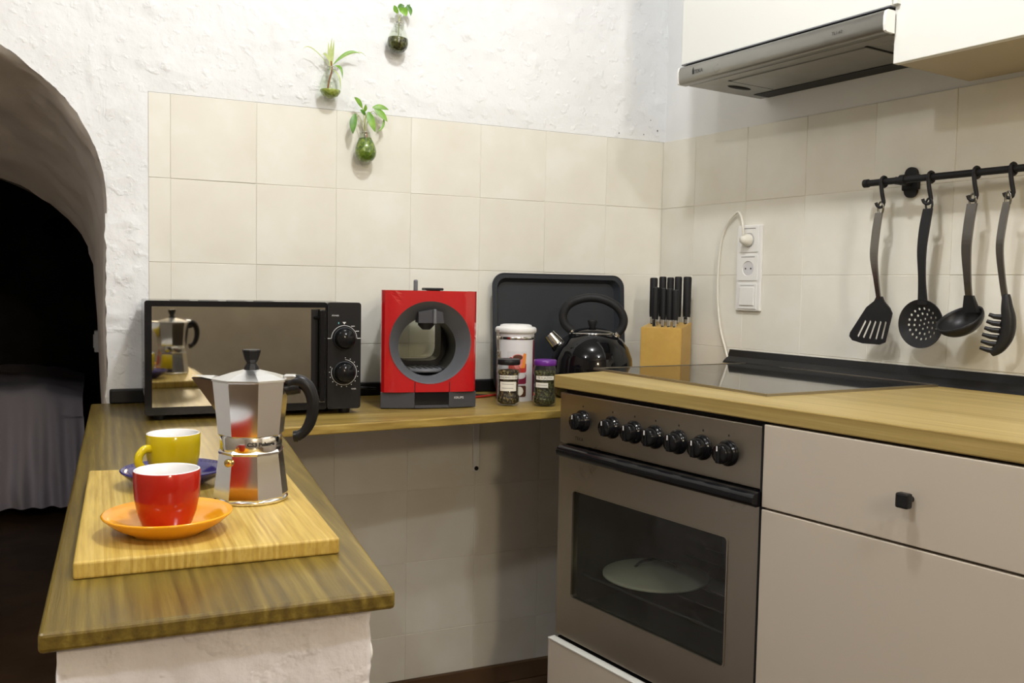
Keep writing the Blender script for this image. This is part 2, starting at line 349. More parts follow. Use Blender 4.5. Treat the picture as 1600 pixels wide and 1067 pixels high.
A_R = 0.1300747                            # the right wall is not quite square to the back wall
TH_R = A_R-PI/2
TH_K = 0.1825434-PI/2; K0 = (-0.614, -0.504)
def Rw(s, D, z): return Vector((s*math.sin(A_R)-D*math.cos(A_R), -s*math.cos(A_R)-D*math.sin(A_R), z))
ZTOP = 1.58; ZS = 0.845; ZC = 0.94; ZB = 0.863
# ------------------------------------------------------------------ room shell
CEIL = 2.62
ARX, ARA, ARS, ARH = -2.20, 0.656, 1.29, 0.448
LIP = 0.010
def wob(x, y, z):
    p = Vector((x, y, z))
    n = noise.noise(p*4.0)*0.5+noise.noise(p*11)*0.30+noise.noise(p*31)*0.22+noise.noise(p*70)*0.10
    l = max(0, noise.noise(p*24+Vector((3, 9, 1)))-0.32)*0.9
    return n, l
def plaster_pt(x, z, y=0.0, amp=0.008):
    n, l = wob(x, y, z)
    if x > -1.4445-0.02 and z < ZTOP+0.05:
        k = max(0.0, min(1.0, (z-ZTOP)/0.05)) if x > -1.4445 else max(0.15, min(1.0, max((-1.4445-x)/0.02, (z-ZTOP)/0.05)))
        return (x, y+0.0006*(1-k)-k*(0.003+amp*n+0.012*l), z)
    return (x, y-0.003-amp*n-0.016*l, z)
def archpt(t, grow=0.0, amp=0.0):
    """t in [0,1]: right foot -> up -> over -> left foot"""
    c = math.cos(PI*t); s_ = math.sin(PI*t); e = 2/2.25
    x = ARX+(ARA+grow)*math.copysign(abs(c)**e, c); z = ARS+(ARH+grow)*abs(s_)**e
    return x, z
mb = MB()
# patch over the arch
NT = 110; v = []; f = []; NZ = 60
for i in range(NT+1):
    x, z0 = archpt(i/NT, LIP); z0 += 0.010*noise.noise(Vector((x*9, z0*9, 0)))+0.005*noise.noise(Vector((x*40, z0*40, 0)))
    for j in range(NZ+1): v.append(plaster_pt(x, z0+(CEIL-z0)*j/NZ))
for i in range(NT):
    for j in range(NZ): a = i*(NZ+1)+j; f.append((a, a+1, a+NZ+2, a+NZ+1))
mb.add(v, f, True)
# face right of the arch: pillar and everything above the tiles
def gridpatch(mb, x0, x1, z0, z1, st, edge=None):
    nx = max(1, round((x1-x0)/st)); nz = max(1, round((z1-z0)/st)); v = []; f = []
    for i in range(nx+1):
        for j in range(nz+1):
            x = x0+(x1-x0)*i/nx; z = z0+(z1-z0)*j/nz
            if i == 0 and edge: x += edge(z)
            v.append(plaster_pt(x, z))
    for i in range(nx):
        for j in range(nz): a = i*(nz+1)+j; f.append((a, a+1, a+nz+2, a+nz+1))
    mb.add(v, f, True)
jamb = lambda z: 0.006*noise.noise(Vector((2, z*9, 0)))+0.004*noise.noise(Vector((2, z*40, 0)))
gridpatch(mb, ARX+ARA+LIP*0.6, -1.4445, 0.0, ARS, 0.010, jamb)
gridpatch(mb, ARX+ARA+LIP-0.001, -1.4445, ARS, ZTOP, 0.010)
gridpatch(mb, ARX+ARA+LIP-0.001, 0.005, ZTOP, CEIL, 0.0105)
mb.add([plaster_pt(-3.4, 0), plaster_pt(ARX-ARA, 0), plaster_pt(ARX-ARA, CEIL), plaster_pt(-3.4, CEIL)], [(0, 1, 2, 3)])
# bed for the tiles
mb.add([(-1.4445, 0.0035, -0.01), (0.01, 0.0035, -0.01), (0.01, 0.0035, ZTOP), (-1.4445, 0.0035, ZTOP)], [(0, 1, 2, 3)])
wall_back = struct(mb.build('wall_back', 'plaster'))
gm = MB().add([(-1.4445, 0.0012, -0.01), (0.004, 0.0012, -0.01), (0.004, 0.0012, ZTOP-0.001), (-1.4445, 0.0012, ZTOP-0.001)], [(0, 1, 2, 3)]); gm.build('grout', 'grout', wall_back)
# the deep soffit and jambs of the arch
YT = 0.9
def inner(t):
    c = math.cos(PI*t); s_ = math.sin(PI*t); e = 2/2.3
    return ARX+(ARA-0.018)*math.copysign(abs(c)**e, c), 1.13+0.36*abs(s_)**e
mb = MB(); v = []; f = []; NL = 26; prof = []
prof += [('j', 1, z/10) for z in range(10)]; prof += [('a', i/60, 0) for i in range(61)]; prof += [('j', -1, 1-z/10) for z in range(1, 11)]
QS = [0, 0.006, 0.016, 0.032, 0.055]+[0.055+0.945*k/(NL-4) for k in range(1, NL-3)]
for k in range(NL+1):
    q = QS[k]; gr = LIP*max(0.0, 1-q/0.032)**2
    for kind, a, b in prof:
        if kind == 'a': o = archpt(a, gr); i_ = inner(a)
        else:
            o = (ARX+(ARA+gr*0.6)*a, ARS*b); i_ = (ARX+(ARA+0.008-0.026*max(0.0, min(1.0, (1.13*b-0.75)/0.38)))*a, 1.13*b)
        x = o[0]+(i_[0]-o[0])*q; z = o[1]+(i_[1]-o[1])*q; y = YT*q
        if kind == 'a':
            d = Vector((ARX-x, 0, 0.8-z)).normalized()
            if k == 0: d = Vector((0, 0, 1)); g = 0.010*noise.noise(Vector((x*9, z*9, 0)))+0.005*noise.noise(Vector((x*40, z*40, 0)))
        else:
            d = Vector((-a, 0, 0))
            if k == 0: g = -a*(jamb(z) if a > 0 else 0)
        if k: g = 0.012*noise.noise(Vector((x*7, y*7, z*7)))+0.009*noise.noise(Vector((x*30, y*30, z*30)))
        v.append((x+d.x*g, y-0.004 if k == 0 else y, z+d.z*g))
n = len(prof)
for k in range(NL):
    for i in range(n-1): a = k*n+i; f.append((a, a+1, a+n+1, a+n))
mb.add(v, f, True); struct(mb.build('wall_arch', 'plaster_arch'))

def tiles(parent, cols, rows, mats='tile', rot=0.0):
    cache = {}
    for x0, x1 in cols:
        for z0, z1 in rows:
            key = (round(x1-x0, 4), round(z1-z0, 4))
            if key not in cache:
                hw, hh = (x1-x0)/2-0.0005, (z1-z0)/2-0.0006
                me_o = MB().box(-hw, hw, 0, 0.008, -hh, hh, 0.0008, 1); o = me_o.build('tile', mats); me = o.data; bpy.data.objects.remove(o); cache[key] = me
            o = bpy.data.objects.new('tile', cache[key]); COL.objects.link(o); o.parent = parent
            o.location = ((x0+x1)/2, random.uniform(-0.0006, 0.0004), (z0+z1)/2)
            o.rotation_euler = (random.uniform(-0.003, 0.003), 0, random.uniform(-0.003, 0.003))
cj = [-1.4445]+[-(0.1953+0.2*k) for k in range(6, -1, -1)]+[-0.001]
rj = [ZTOP-0.2*j for j in range(8)]+[0.0]
tiles(wall_back, list(zip(cj[:-1], cj[1:])), [(rj[j+1], rj[j]) for j in range(8)])

for hx, hz, hr in ((-0.027, 1.611, 0.0022), (-0.075, 1.596, 0.0016), (-0.160, 1.593, 0.0018), (-0.052, 1.640, 0.0013)):
    MB().lathe([(0.0, 0.0008), (hr, 0.0006), (hr, 0)], 8, mat=T(hx, -0.006, hz) @ Matrix.Rotation(PI/2, 4, 'X')).build('nail_hole', 'slit', wall_back)
# right wall (its local x runs along the wall towards the camera, local y into the wall)
mb = MB(); WL = 4.6
nx, nz = 120, 40; v = []; f = []
for i in range(nx+1):
    for j in range(nz+1):
        x = -0.02+WL*i/nx; z = ZTOP+(CEIL-ZTOP)*j/nz; v.append((x, 0.004-0.0015*noise.noise(Vector((x*6, 4, z*6))), z))
for i in range(nx):
    for j in range(nz): a = i*(nz+1)+j; f.append((a, a+nz+1, a+nz+2, a+1))
mb.add(v, f, True)
mb.add([(-0.02, 0.0035, -0.01), (WL, 0.0035, -0.01), (WL, 0.0035, ZTOP), (-0.02, 0.0035, ZTOP)], [(0, 1, 2, 3)])
wall_right = struct(mb.build('wall_right', 'plaster_smooth')); wall_right.rotation_euler = (0, 0, TH_R)
MB().add([(0.002, 0.0012, 0), (WL, 0.0012, 0), (WL, 0.0012, ZTOP-0.001), (0.002, 0.0012, ZTOP-0.001)], [(0, 1, 2, 3)]).build('grout', 'grout', wall_right)
sj = [0.001]+[0.1408+0.2*k for k in range(0, 11)]
tiles(wall_right, list(zip(sj[:-1], sj[1:])), [(rj[j+1], rj[j]) for j in range(4)])
# other walls of the kitchen, ceiling, floor
def quad(name, pts, mat): return struct(MB().add(pts, [(0, 1, 2, 3)]).build(name, mat))
e = Rw(WL, 0, 0)
floor = quad('floor', [(-4.6, -4.6, 0), (1.2, -4.6, 0), (1.2, 4.7, 0), (-4.6, 4.7, 0)], 'floor')
quad('ceiling', [(-3.5, -4.6, CEIL), (1.2, -4.6, CEIL), (1.2, 0.06, CEIL), (-3.5, 0.06, CEIL)], 'plaster_ceiling')
quad('wall_front', [(-3.5, -4.3, 0), (1.2, -4.3, 0), (1.2, -4.3, CEIL), (-3.5, -4.3, CEIL)], 'ochre_wall')
quad('wall_left', [(-3.38, -4.6, 0), (-3.38, 0.06, 0), (-3.38, 0.06, CEIL), (-3.38, -4.6, CEIL)], 'ochre_wall')
# dark bedroom seen through the arch
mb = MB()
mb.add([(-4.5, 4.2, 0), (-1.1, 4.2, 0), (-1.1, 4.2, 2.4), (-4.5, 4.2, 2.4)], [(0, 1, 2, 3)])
struct(mb.build('wall_bedroom_back', 'shade_toned_wall'))
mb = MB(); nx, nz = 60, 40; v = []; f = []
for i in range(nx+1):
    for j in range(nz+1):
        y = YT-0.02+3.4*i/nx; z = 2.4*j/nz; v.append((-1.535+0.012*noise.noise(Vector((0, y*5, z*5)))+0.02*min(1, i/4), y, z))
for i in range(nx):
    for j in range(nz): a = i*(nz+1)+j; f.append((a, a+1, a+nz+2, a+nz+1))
mb.add(v, f, True); struct(mb.build('wall_bedroom_right', 'shade_toned_wall'))
mb = MB().add([(-4.5, YT, 0), (-4.5, 4.2, 0), (-4.5, 4.2, 2.4), (-4.5, YT, 2.4)], [(0, 1, 2, 3)]); struct(mb.build('wall_bedroom_left', 'shade_toned_wall'))
mb = MB().add([(-4.5, YT-0.02, 2.4), (-1.1, YT-0.02, 2.4), (-1.1, 4.2, 2.4), (-4.5, 4.2, 2.4)], [(0, 1, 2, 3)]); struct(mb.build('ceiling_bedroom', 'shade_toned_wall'))
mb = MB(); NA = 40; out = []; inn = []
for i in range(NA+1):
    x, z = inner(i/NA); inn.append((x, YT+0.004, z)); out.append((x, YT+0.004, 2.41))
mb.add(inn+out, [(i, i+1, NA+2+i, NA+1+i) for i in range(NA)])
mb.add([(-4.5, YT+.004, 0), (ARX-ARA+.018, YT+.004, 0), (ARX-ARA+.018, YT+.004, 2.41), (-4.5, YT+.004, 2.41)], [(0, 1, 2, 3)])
struct(mb.build('wall_bedroom_front', 'shade_toned_wall'))
# low plaster wall that carries the wooden bar top
mb = MB(); v = []; f = []; pts = []
for k in range(61): pts.append((-1.594+0.275*k/60, -1.488))
for k in range(1, 90): pts.append((-1.319+0.06*k/89, -1.488+1.48*k/89))
for k in range(90): pts.append((-1.56-0.034*k/89, -0.008-1.48*k/89))
n = len(pts)
for j in range(45):
    z = 0.0 if j == 0 else 0.2+0.62*j/44
    for x, y in pts:
        c = Vector((-1.45, -0.75)); g = 0.006*noise.noise(Vector((x, y, z))*16)+0.004*noise.noise(Vector((x, y, z))*45)
        d = Vector((x-c.x, (y-c.y)*0.3)); d.normalize(); v.append((x+d.x*g, y+d.y*g-(0.004 if y < -1.48 else 0)*0, z))
for j in range(44):
    for i in range(n): a = j*n+i; b = j*n+(i+1) % n; f.append((a, b, b+n, a+n))
mb.add(v, f, True); struct(mb.build('wall_bar', 'plaster_lilac'))
# black sealing strips against the walls
mb = MB().box(-1.532, 0.0, -0.020, 0.0015, ZS, ZS+0.034, 0.004, 2); struct(mb.build('trim_1', 'black_plastic'))
mb = MB(); pr = [(-0.030, ZC), (-0.026, ZC+0.006), (-0.010, ZC+0.018), (-0.004, ZC+0.036), (0.0, ZC+0.036), (0.0, ZC)]
for s0, s1 in ((0.303, 2.6),):
    A_ = [(s0, y, z) for y, z in pr]; B_ = [(s1, y, z) for y, z in pr]; mb.ring(A_, B_); mb.fan(A_); mb.fan(B_, True)
o = struct(mb.build('trim_2', 'black_plastic')); o.rotation_euler = (0, 0, TH_R)
mb = MB().box(-1.4, -0.05, -0.012, 0.0, 0, 0.055, 0.003, 1); struct(mb.build('baseboard_back', 'floor'))
# ------------------------------------------------------------------ bar top, shelf, counter
t = thing('bar_top', 'olive-stained wooden bar top reaching towards the camera, carrying the bamboo board', 'worktop', (-1.45, -1.51, ZS-0.018))
def slab(pts, z0, z1, bev, seg=3):
    bm = bmesh.new(); vs = [bm.verts.new((x, y, z0)) for x, y in pts]; bm.faces.new(vs)
    g = bmesh.ops.extrude_face_region(bm, geom=bm.faces[:])
    for q in g['geom']:
        if isinstance(q, bmesh.types.BMVert): q.co.z = z1
    bmesh.ops.recalc_face_normals(bm, faces=bm.faces[:])
    if bev: bmesh.ops.bevel(bm, geom=bm.edges[:], offset=bev, segments=seg, profile=0.5, affect='EDGES')
    return MB().bm(bm)
L = lambda x, y: (x+1.45, y+1.51)
slab([L(-1.606, -1.513), L(-1.302, -1.517), L(-1.2285, -0.50), L(-1.190, -0.003), L(-1.572, -0.003)], 0, 0.018, 0.004).build('board', 'pen_wood', t)
t = thing('wall_shelf', 'long golden pine shelf along the tiled wall under the appliances', 'shelf', (-0.7, 0, ZS-0.020))
slab([(-1.2275+0.7, -0.494), (-0.60+0.7, -0.424), (-0.10+0.7, -0.36), (-0.03+0.7, -0.25), (-0.012+0.7, -0.003), (-1.189+0.7, -0.003)], 0, 0.0198, 0.003).build('board', 'shelf_wood', t)
for bx in (-0.597,):
    br = MB().box(bx+0.7-0.009, bx+0.7+0.009, -0.010, -0.001, -0.205, -0.001, 0.001, 1).box(bx+0.7-0.006, bx+0.7+0.006, -0.20, -0.001, -0.0045, -0.0005, 0.001, 1)
    o = br.build('bracket', 'white_plastic', t); MB().lathe([(0, 0.003), (0.006, 0.002), (0.006, 0)], 12, mat=T(bx+0.7, -0.011, -0.195) @ ROTX90).build('screw', 'black_matt', o)
# kitchen counter frame: local x along the counter towards the camera, y into the wall
def kthing(name, label, cat, u=0.0, d=0.0, z=0.0, group=None):
    c, s_ = math.cos(TH_K), math.sin(TH_K)
    return thing(name, label, cat, (K0[0]+u*c-d*s_, K0[1]+u*s_+d*c, z), TH_K, group)
t = kthing('kitchen_worktop', 'pale oak laminate kitchen worktop holding the black glass hob', 'worktop', 0, 0, ZC-0.029)
slab([(0.0, 0.0), (2.3, 0.0), (2.3, 0.548), (1.0, 0.6165), (-0.0, 0.668), (-0.075, 0.668)], 0, 0.029, 0.0025, 2).build('board', 'oak', t)
t = kthing('ceramic_hob', 'black glass ceramic hob let into the oak worktop', 'hob', 0.255, 0.383, ZC)
t.rotation_euler = (0, 0, TH_K-0.1)
mb = MB(); hw, hd = 0.287, 0.25
def frame_rings(mb, hw, hd, h, wd):
    o0 = [(-hw, -hd, 0), (hw, -hd, 0), (hw, hd, 0), (-hw, hd, 0)]; o1 = [(x, y, h) for x, y, z in o0]
    i1 = [(x-math.copysign(wd, x), y-math.copysign(wd, y), h) for x, y, z in o0]; i0 = [(x, y, 0) for x, y, z in i1]
    mb.ring(o0, o1); mb.ring(o1, i1); mb.ring(i1, i0)
frame_rings(mb, hw, hd, 0.0052, 0.006); mb.build('edge_frame', 'steel', t)
g = MB().box(-hw+0.006, hw-0.006, -hd+0.006, hd-0.006, 0, 0.0042).build('glass', 'hob_glass', t)

# ------------------------------------------------------------------ oven
OU0, OU1, OD = 0.013, 0.588, 0.010
t = kthing('built_in_oven', 'stainless steel built-in oven with black bar handle and dark window', 'oven', 0, 0, 0)
body = MB(); zt, zb = 0.899, 0.345
body.box(OU0, OU1, OD+0.55, OD+0.56, zb, zt); body.box(OU0, OU0+0.004, OD+0.022, OD+0.55, zb, zt); body.box(OU1-0.004, OU1, OD+0.022, OD+0.55, zb, zt)
body.box(OU0+0.004, OU1-0.004, OD+0.022, OD+0.55, zt-0.1, zt); body.box(OU0+0.004, OU1-0.004, OD+0.022, OD+0.55, zb, zb+0.06)
body.build('cavity', 'oven_inside', t)
cp = MB().box(OU0, OU1, OD, OD+0.02, 0.788, zt+0.002, 0.0018, 2).build('control_panel', 'steel', t)
door = MB(); x0, x1, z0, z1 = OU0, OU1, zb, 0.783
wx0, wx1, wz0, wz1 = 0.063, 0.518, 0.440, 0.688
outl = rrect(x0, x1, z0, z1, 0.002, 2); win = rrect(wx0, wx1, wz0, wz1, 0.010, 4)
door.plate(outl, [win], OD, OD+0.018)
do = door.build('door', 'steel', t)
fr = MB(); wi = rrect(wx0+0.003, wx1-0.003, wz0+0.003, wz1-0.003, 0.008, 4)
wo = rrect(wx0, wx1, wz0, wz1, 0.010, 4)
fr.ring([(x, OD-0.0015, z) for x, z in wo], [(x, OD-0.0015, z) for x, z in wi]); fr.ring([(x, OD-0.0015, z) for x, z in wi], [(x, OD+0.003, z) for x, z in wi]); fr.ring([(x, OD+0.001, z) for x, z in wo], [(x, OD-0.0015, z) for x, z in wo])
fr.build('window_edge', 'steel', do)
MB().plate(rrect(wx0+0.001, wx1-0.001, wz0+0.001, wz1-0.001, 0.009, 4), [], OD+0.003, OD+0.006).build('window_glass', 'oven_glass', do)
hd_ = MB(); hp = [(-0.010, 0.7605), (-0.019, 0.7645), (-0.021, 0.774), (-0.016, 0.783), (-0.004, 0.7865), (OD, 0.7865), (OD, 0.762), (-0.002, 0.7605)]
hd_.ring([(OU0+0.026, y, z) for y, z in hp], [(OU1+0.006, y, z) for y, z in hp], True); hd_.fan([(OU0+0.026, y, z) for y, z in hp]); hd_.fan([(OU1+0.006, y, z) for y, z in hp], True)
hd_.build('handle', 'black_gloss', do)
ku = [0.094, 0.192, 0.260, 0.321, 0.385, 0.448, 0.511]
for i, u in enumerate(ku):
    z = 0.8455-0.004*i/6
    k = MB().lathe([(0.0240, 0.0), (0.0240, 0.005), (0.0215, 0.008), (0.020, 0.011)], 28, mat=T(u, OD, z) @ ROTX90).build('knob', 'black_gloss', cp)
    gm = MB().lathe([(0.0185, 0.010), (0.018, 0.024), (0.016, 0.027), (0.0, 0.0275)], 24, mat=T(u, OD, z) @ ROTX90); gm.box(u-0.0045, u+0.0045, OD-0.031, OD-0.012, z-0.0165, z+0.0165, 0.002, 2); gm.build('grip', 'black_gloss', k)
    MB().box(u-0.0012, u+0.0012, OD-0.0317, OD-0.031, z+0.006, z+0.015).build('pointer_mark', 'print_white', k)
    MB().box(u-0.0016, u+0.0016, OD-0.0004, OD+0.001, z+0.030, z+0.034).build('panel_mark', 'ink', cp)
text('lettering', 'TEKA', 0.011, 'ink', cp, (0.083, OD-0.0006, 0.8035), sx=1.1)
MB().box(OU0+0.008, OU1-0.004, OD+0.012, OD+0.06, zt+0.002, ZC-0.030).build('shadow_gap_rail', 'black_matt', t)
rk = MB()
for k in range(6): rk.tube([(OU0+0.03, OD+0.06+0.08*k, 0.478), (OU1-0.03, OD+0.06+0.08*k, 0.478)], 0.0018, 6)
rk.tube([(OU0+0.03, OD+0.05, 0.481), (OU1-0.03, OD+0.05, 0.481)], 0.003, 6)
rk.build('wire_rack', 'charcoal', t)
lid = kthing('pot_lid', 'pale round pan lid with curved handle lying inside the oven', 'lid', 0.150, 0.190, 0.484)
MB().lathe([(0.0, 0.022), (0.05, 0.020), (0.092, 0.014), (0.114, 0.006), (0.121, 0.004), (0.121, 0.0), (0.11, 0.0)], 48, cap0=False, cap1=False).build('dome', 'lid_white', lid)
MB().tube(smooth_path([(-0.030, -0.038, 0.018), (-0.020, -0.026, 0.032), (0.0, 0.0, 0.038), (0.020, 0.026, 0.032), (0.030, 0.038, 0.018)], 5), 0.005, 8, flat=0.6).build('handle', 'black_plastic', lid)
# white panels of the base units
t = kthing('oven_base_panel', 'cream lower panel and plinth under the stainless oven', 'panel', 0, 0, 0)
MB().box(0.004, 0.588, -0.004, 0.014, 0.03, 0.330, 0.0015, 2).build('front_panel', 'cream_lacquer', t)
MB().box(0.004, 0.588, -0.0052, 0.015, 0.3305, 0.3345, 0.001, 1).build('top_edge', 'white_lacquer', t)
MB().box(0.01, 0.585, 0.02, 0.50, 0.02, 0.334).build('carcass', 'black_matt', t)
t = kthing('loose_board', 'pale board leaning on the wall side of the oven unit, low at the floor', 'board', -0.06, 0.07, 0)
bd = [(-0.028, 0.0), (0.055, 0.0), (0.055, 0.33), (0.045, 0.335)]
MB().plate(bd, [], 0.0, 0.016).build('plank', 'cream_lacquer', t)
# base cabinet with a drawer
t = kthing('base_cabinet', 'cream base cabinet with one drawer over a wide door, right of the oven', 'cabinet', 0, 0, 0)
MB().box(0.597, 1.30, 0.02, 0.55, 0.10, 0.905).build('carcass', 'cream_underside', t)
dr = MB().box(0.5985, 1.298, 0.0, 0.018, 0.7615, 0.9065, 0.0015, 2).build('drawer_front', 'cream_lacquer', t)
MB().lathe([(0.005, 0), (0.005, 0.014)], 14, mat=T(0.876, 0, 0.832) @ ROTX90).box(0.876-0.0105, 0.876+0.0105, -0.027, -0.013, 0.832-0.0115, 0.832+0.0115, 0.003, 2).build('knob', 'black_plastic', dr)
MB().box(0.5985, 1.298, 0.0, 0.018, 0.10, 0.7575, 0.0015, 2).build('door', 'cream_lacquer', t)
t2 = kthing('base_cabinet', 'cream base cabinet at the camera end of the oak worktop', 'cabinet', 0, 0, 0)
MB().box(1.305, 2.28, 0.02, 0.53, 0.0, 0.905).build('carcass', 'cream_underside', t2)
MB().box(1.302, 2.28, 0.0, 0.018, 0.10, 0.9065, 0.0015, 2).build('door', 'cream_lacquer', t2)
MB().box(0.597, 1.30, 0.04, 0.06, 0.0, 0.10).build('plinth', 'cream_lacquer', t)
MB().box(0.589, 0.5975, 0.006, 0.30, 0.03, 0.905).build('side_gap', 'slit', t)

# ------------------------------------------------------------------ wall cabinets and hood (right wall frame)
def rthing(name, label, cat, s=0.0, D=0.0, z=0.0, group=None, rot=0.0):
    return thing(name, label, cat, Rw(s, D, z), TH_R+rot, group)
t = rthing('wall_cabinet', 'white wall cabinet directly above the extractor hood', 'cabinet', 0.37, 0, 1.705)
MB().box(0.002, 0.600, -0.252, -0.006, 0.0, 0.80).build('carcass', 'white_lacquer', t)
d_ = MB().box(0.0, 0.594, -0.272, -0.254, -0.006, 0.80, 0.0012, 2).build('door', 'white_lacquer', t)
MB().box(0.0, 0.594, -0.2725, -0.2535, -0.0085, -0.0062).build('door_edge', 'mid_grey', d_)
MB().box(0.012, 0.592, -0.268, -0.01, -0.0155, -0.009).build('shadow_gap', 'slit', t)
hs = MB().box(0.596, 0.606, -0.268, -0.02, -0.004, 0.80).build('side_strip', 'white_lacquer', t)
MB().lathe([(0.0025, 0), (0.0025, 0.0006)], 10, mat=T(0.601, -0.268, 0.012) @ ROTX90).build('hinge_hole', 'ink', hs)
t = rthing('wall_cabinet', 'white wall cabinet over the utensil rail, right of the hood', 'cabinet', 0.966, 0, 1.588)
MB().box(0.0, 0.80, -0.240, -0.004, 0.0, 0.92, 0.001, 1).build('carcass', 'cream_underside', t)
MB().box(-0.002, 0.80, -0.258, -0.2405, 0.0, 0.92, 0.0012, 2).build('door', 'white_lacquer', t)
t = rthing('extractor_hood', 'slim stainless extractor hood under the white wall cabinet', 'hood', 0.385, 0, 1.645)
hb = MB().box(0.0, 0.575, -0.262, -0.004, 0.0, 0.046, 0.002, 1).build('body', 'hood_steel', t)
pf = [(-0.264, 0.0), (-0.286, 0.0005), (-0.2895, 0.003), (-0.2915, 0.014), (-0.2915, 0.030), (-0.2885, 0.040), (-0.284, 0.0435), (-0.264, 0.0435)]
vz = MB(); vz.ring([(-0.004, y, z) for y, z in pf], [(0.579, y, z) for y, z in pf], True); vo = vz.build('visor', 'hood_steel', t)
for x0, x1, m_ in ((-0.008, -0.003, 'white_plastic'), (0.578, 0.584, 'white_plastic')):
    c_ = MB(); A_ = [(x0, y-0.001*(y < -.28), z) for y, z in pf]; B_ = [(x1, y-0.001*(y < -.28), z) for y, z in pf]; c_.ring(A_, B_); c_.fan(A_); c_.fan(B_, True); c_.build('end_cap', m_, vo)
gp = MB().box(0.11, 0.49, -0.225, -0.075, -0.0025, 0.001, 0.001, 1).build('grease_filter', 'hood_steel', t)
for x in (0.106, 0.492): MB().box(x-0.003, x+0.003, -0.228, -0.072, -0.001, 0.001).build('filter_gap', 'slit', t)
for x in (0.065, 0.535): MB().lathe([(0.0, -0.0015), (0.014, -0.0012), (0.016, 0.001)], 20, mat=T(x, -0.15, 0) @ Matrix.Diagonal((0.8, 2.6, 1, 1))).build('lamp_slot', 'slit', t)
MB().box(0.03, 0.575, -0.062, -0.008, -0.0012, 0.0005).build('rear_recess_shade', 'black_matt', t)  # flush black strip, the shade of the rear recess put into its colour
text('lettering', 'TEKA', 0.013, 'ink', vo, (0.068, -0.2925, 0.021), sx=0.9)
MB().plate([(0.046, 0.017), (0.052, 0.017), (0.052, 0.022), (0.0495, 0.034), (0.046, 0.026)], [], -0.2925, -0.2920).build('emblem', 'ink', vo)
text('lettering', 'TL1-62', 0.009, 'ink', vo, (0.47, -0.2925, 0.022))

# ------------------------------------------------------------------ socket panel and plug
t = rthing('socket_panel', 'white triple wall plate with two sockets and a switch', 'wall socket', 0.3665, 0, 1.0845)
MB().box(-0.043, 0.043, -0.009, 0.0, 0.0, 0.230, 0.002, 2).build('frame', 'white_plastic', t)
for i, zc in enumerate((0.1915, 0.1155)):
    k = MB().plate(rrect(-0.033, 0.033, zc-0.034, zc+0.034, 0.003, 3), [circ(0.0, zc-0.002, 0.0205, 24)], -0.0115, -0.009)
    k.ring([(x, -0.0115, z) for x, z in circ(0, zc-0.002, 0.0205, 24)], [(x, -0.0095, z) for x, z in circ(0, zc-0.002, 0.019, 24)])
    k = k.build('socket', 'white_plastic', t)
    MB().lathe([(0.019, 0), (0.019, 0.0006)], 24, mat=T(0, -0.009, zc-0.002) @ ROTX90).build('socket_recess', 'print_grey', k)
    for dx in (-0.0095, 0.0095): MB().lathe([(0.0024, 0), (0.0024, 0.0004)], 10, mat=T(dx, -0.0097, zc-0.002) @ ROTX90).build('pin_hole', 'ink', k)
    MB().box(-0.024, 0.024, -0.0119, -0.0113, zc+0.0285, zc+0.0298).build('groove', 'ink', k)
sw = MB().box(-0.033, 0.033, -0.0115, -0.009, 0.005, 0.073, 0.001, 1).build('switch', 'white_plastic', t)
MB().box(-0.026, 0.026, -0.0145, -0.011, 0.014, 0.064, 0.002, 2, mat=T(0, 0, 0)).build('rocker', 'white_plastic', sw)
MB().box(-0.024, 0.024, -0.0119, -0.0113, 0.0675, 0.0685).build('groove', 'mid_grey', sw)
t = rthing('plug_and_cable', 'ivory plug in the top socket with its cable looping down to the hob', 'cable', 0.3665, 0, 1.274)
MB().lathe([(0.0165, 0.0), (0.0165, 0.010), (0.012, 0.020), (0.009, 0.026), (0, 0.027)], 24, mat=T(0, -0.012, 0) @ ROTX90).build('plug', 'cord_white', t)
cb = [(0.0, -0.032, 0.004), (0.0, -0.034, 0.03), (-0.008, -0.03, 0.052), (-0.035, -0.014, 0.075), (-0.055, -0.010, 0.072), (-0.085, -0.009, 0.045), (-0.105, -0.008, 0.0), (-0.113, -0.008, -0.07), (-0.112, -0.008, -0.16), (-0.098, -0.008, -0.24), (-0.078, -0.009, -0.29), (-0.060, -0.012, -0.327)]
MB().tube(smooth_path(cb, 6), 0.0035, 8).build('cord', 'cord_white', t)

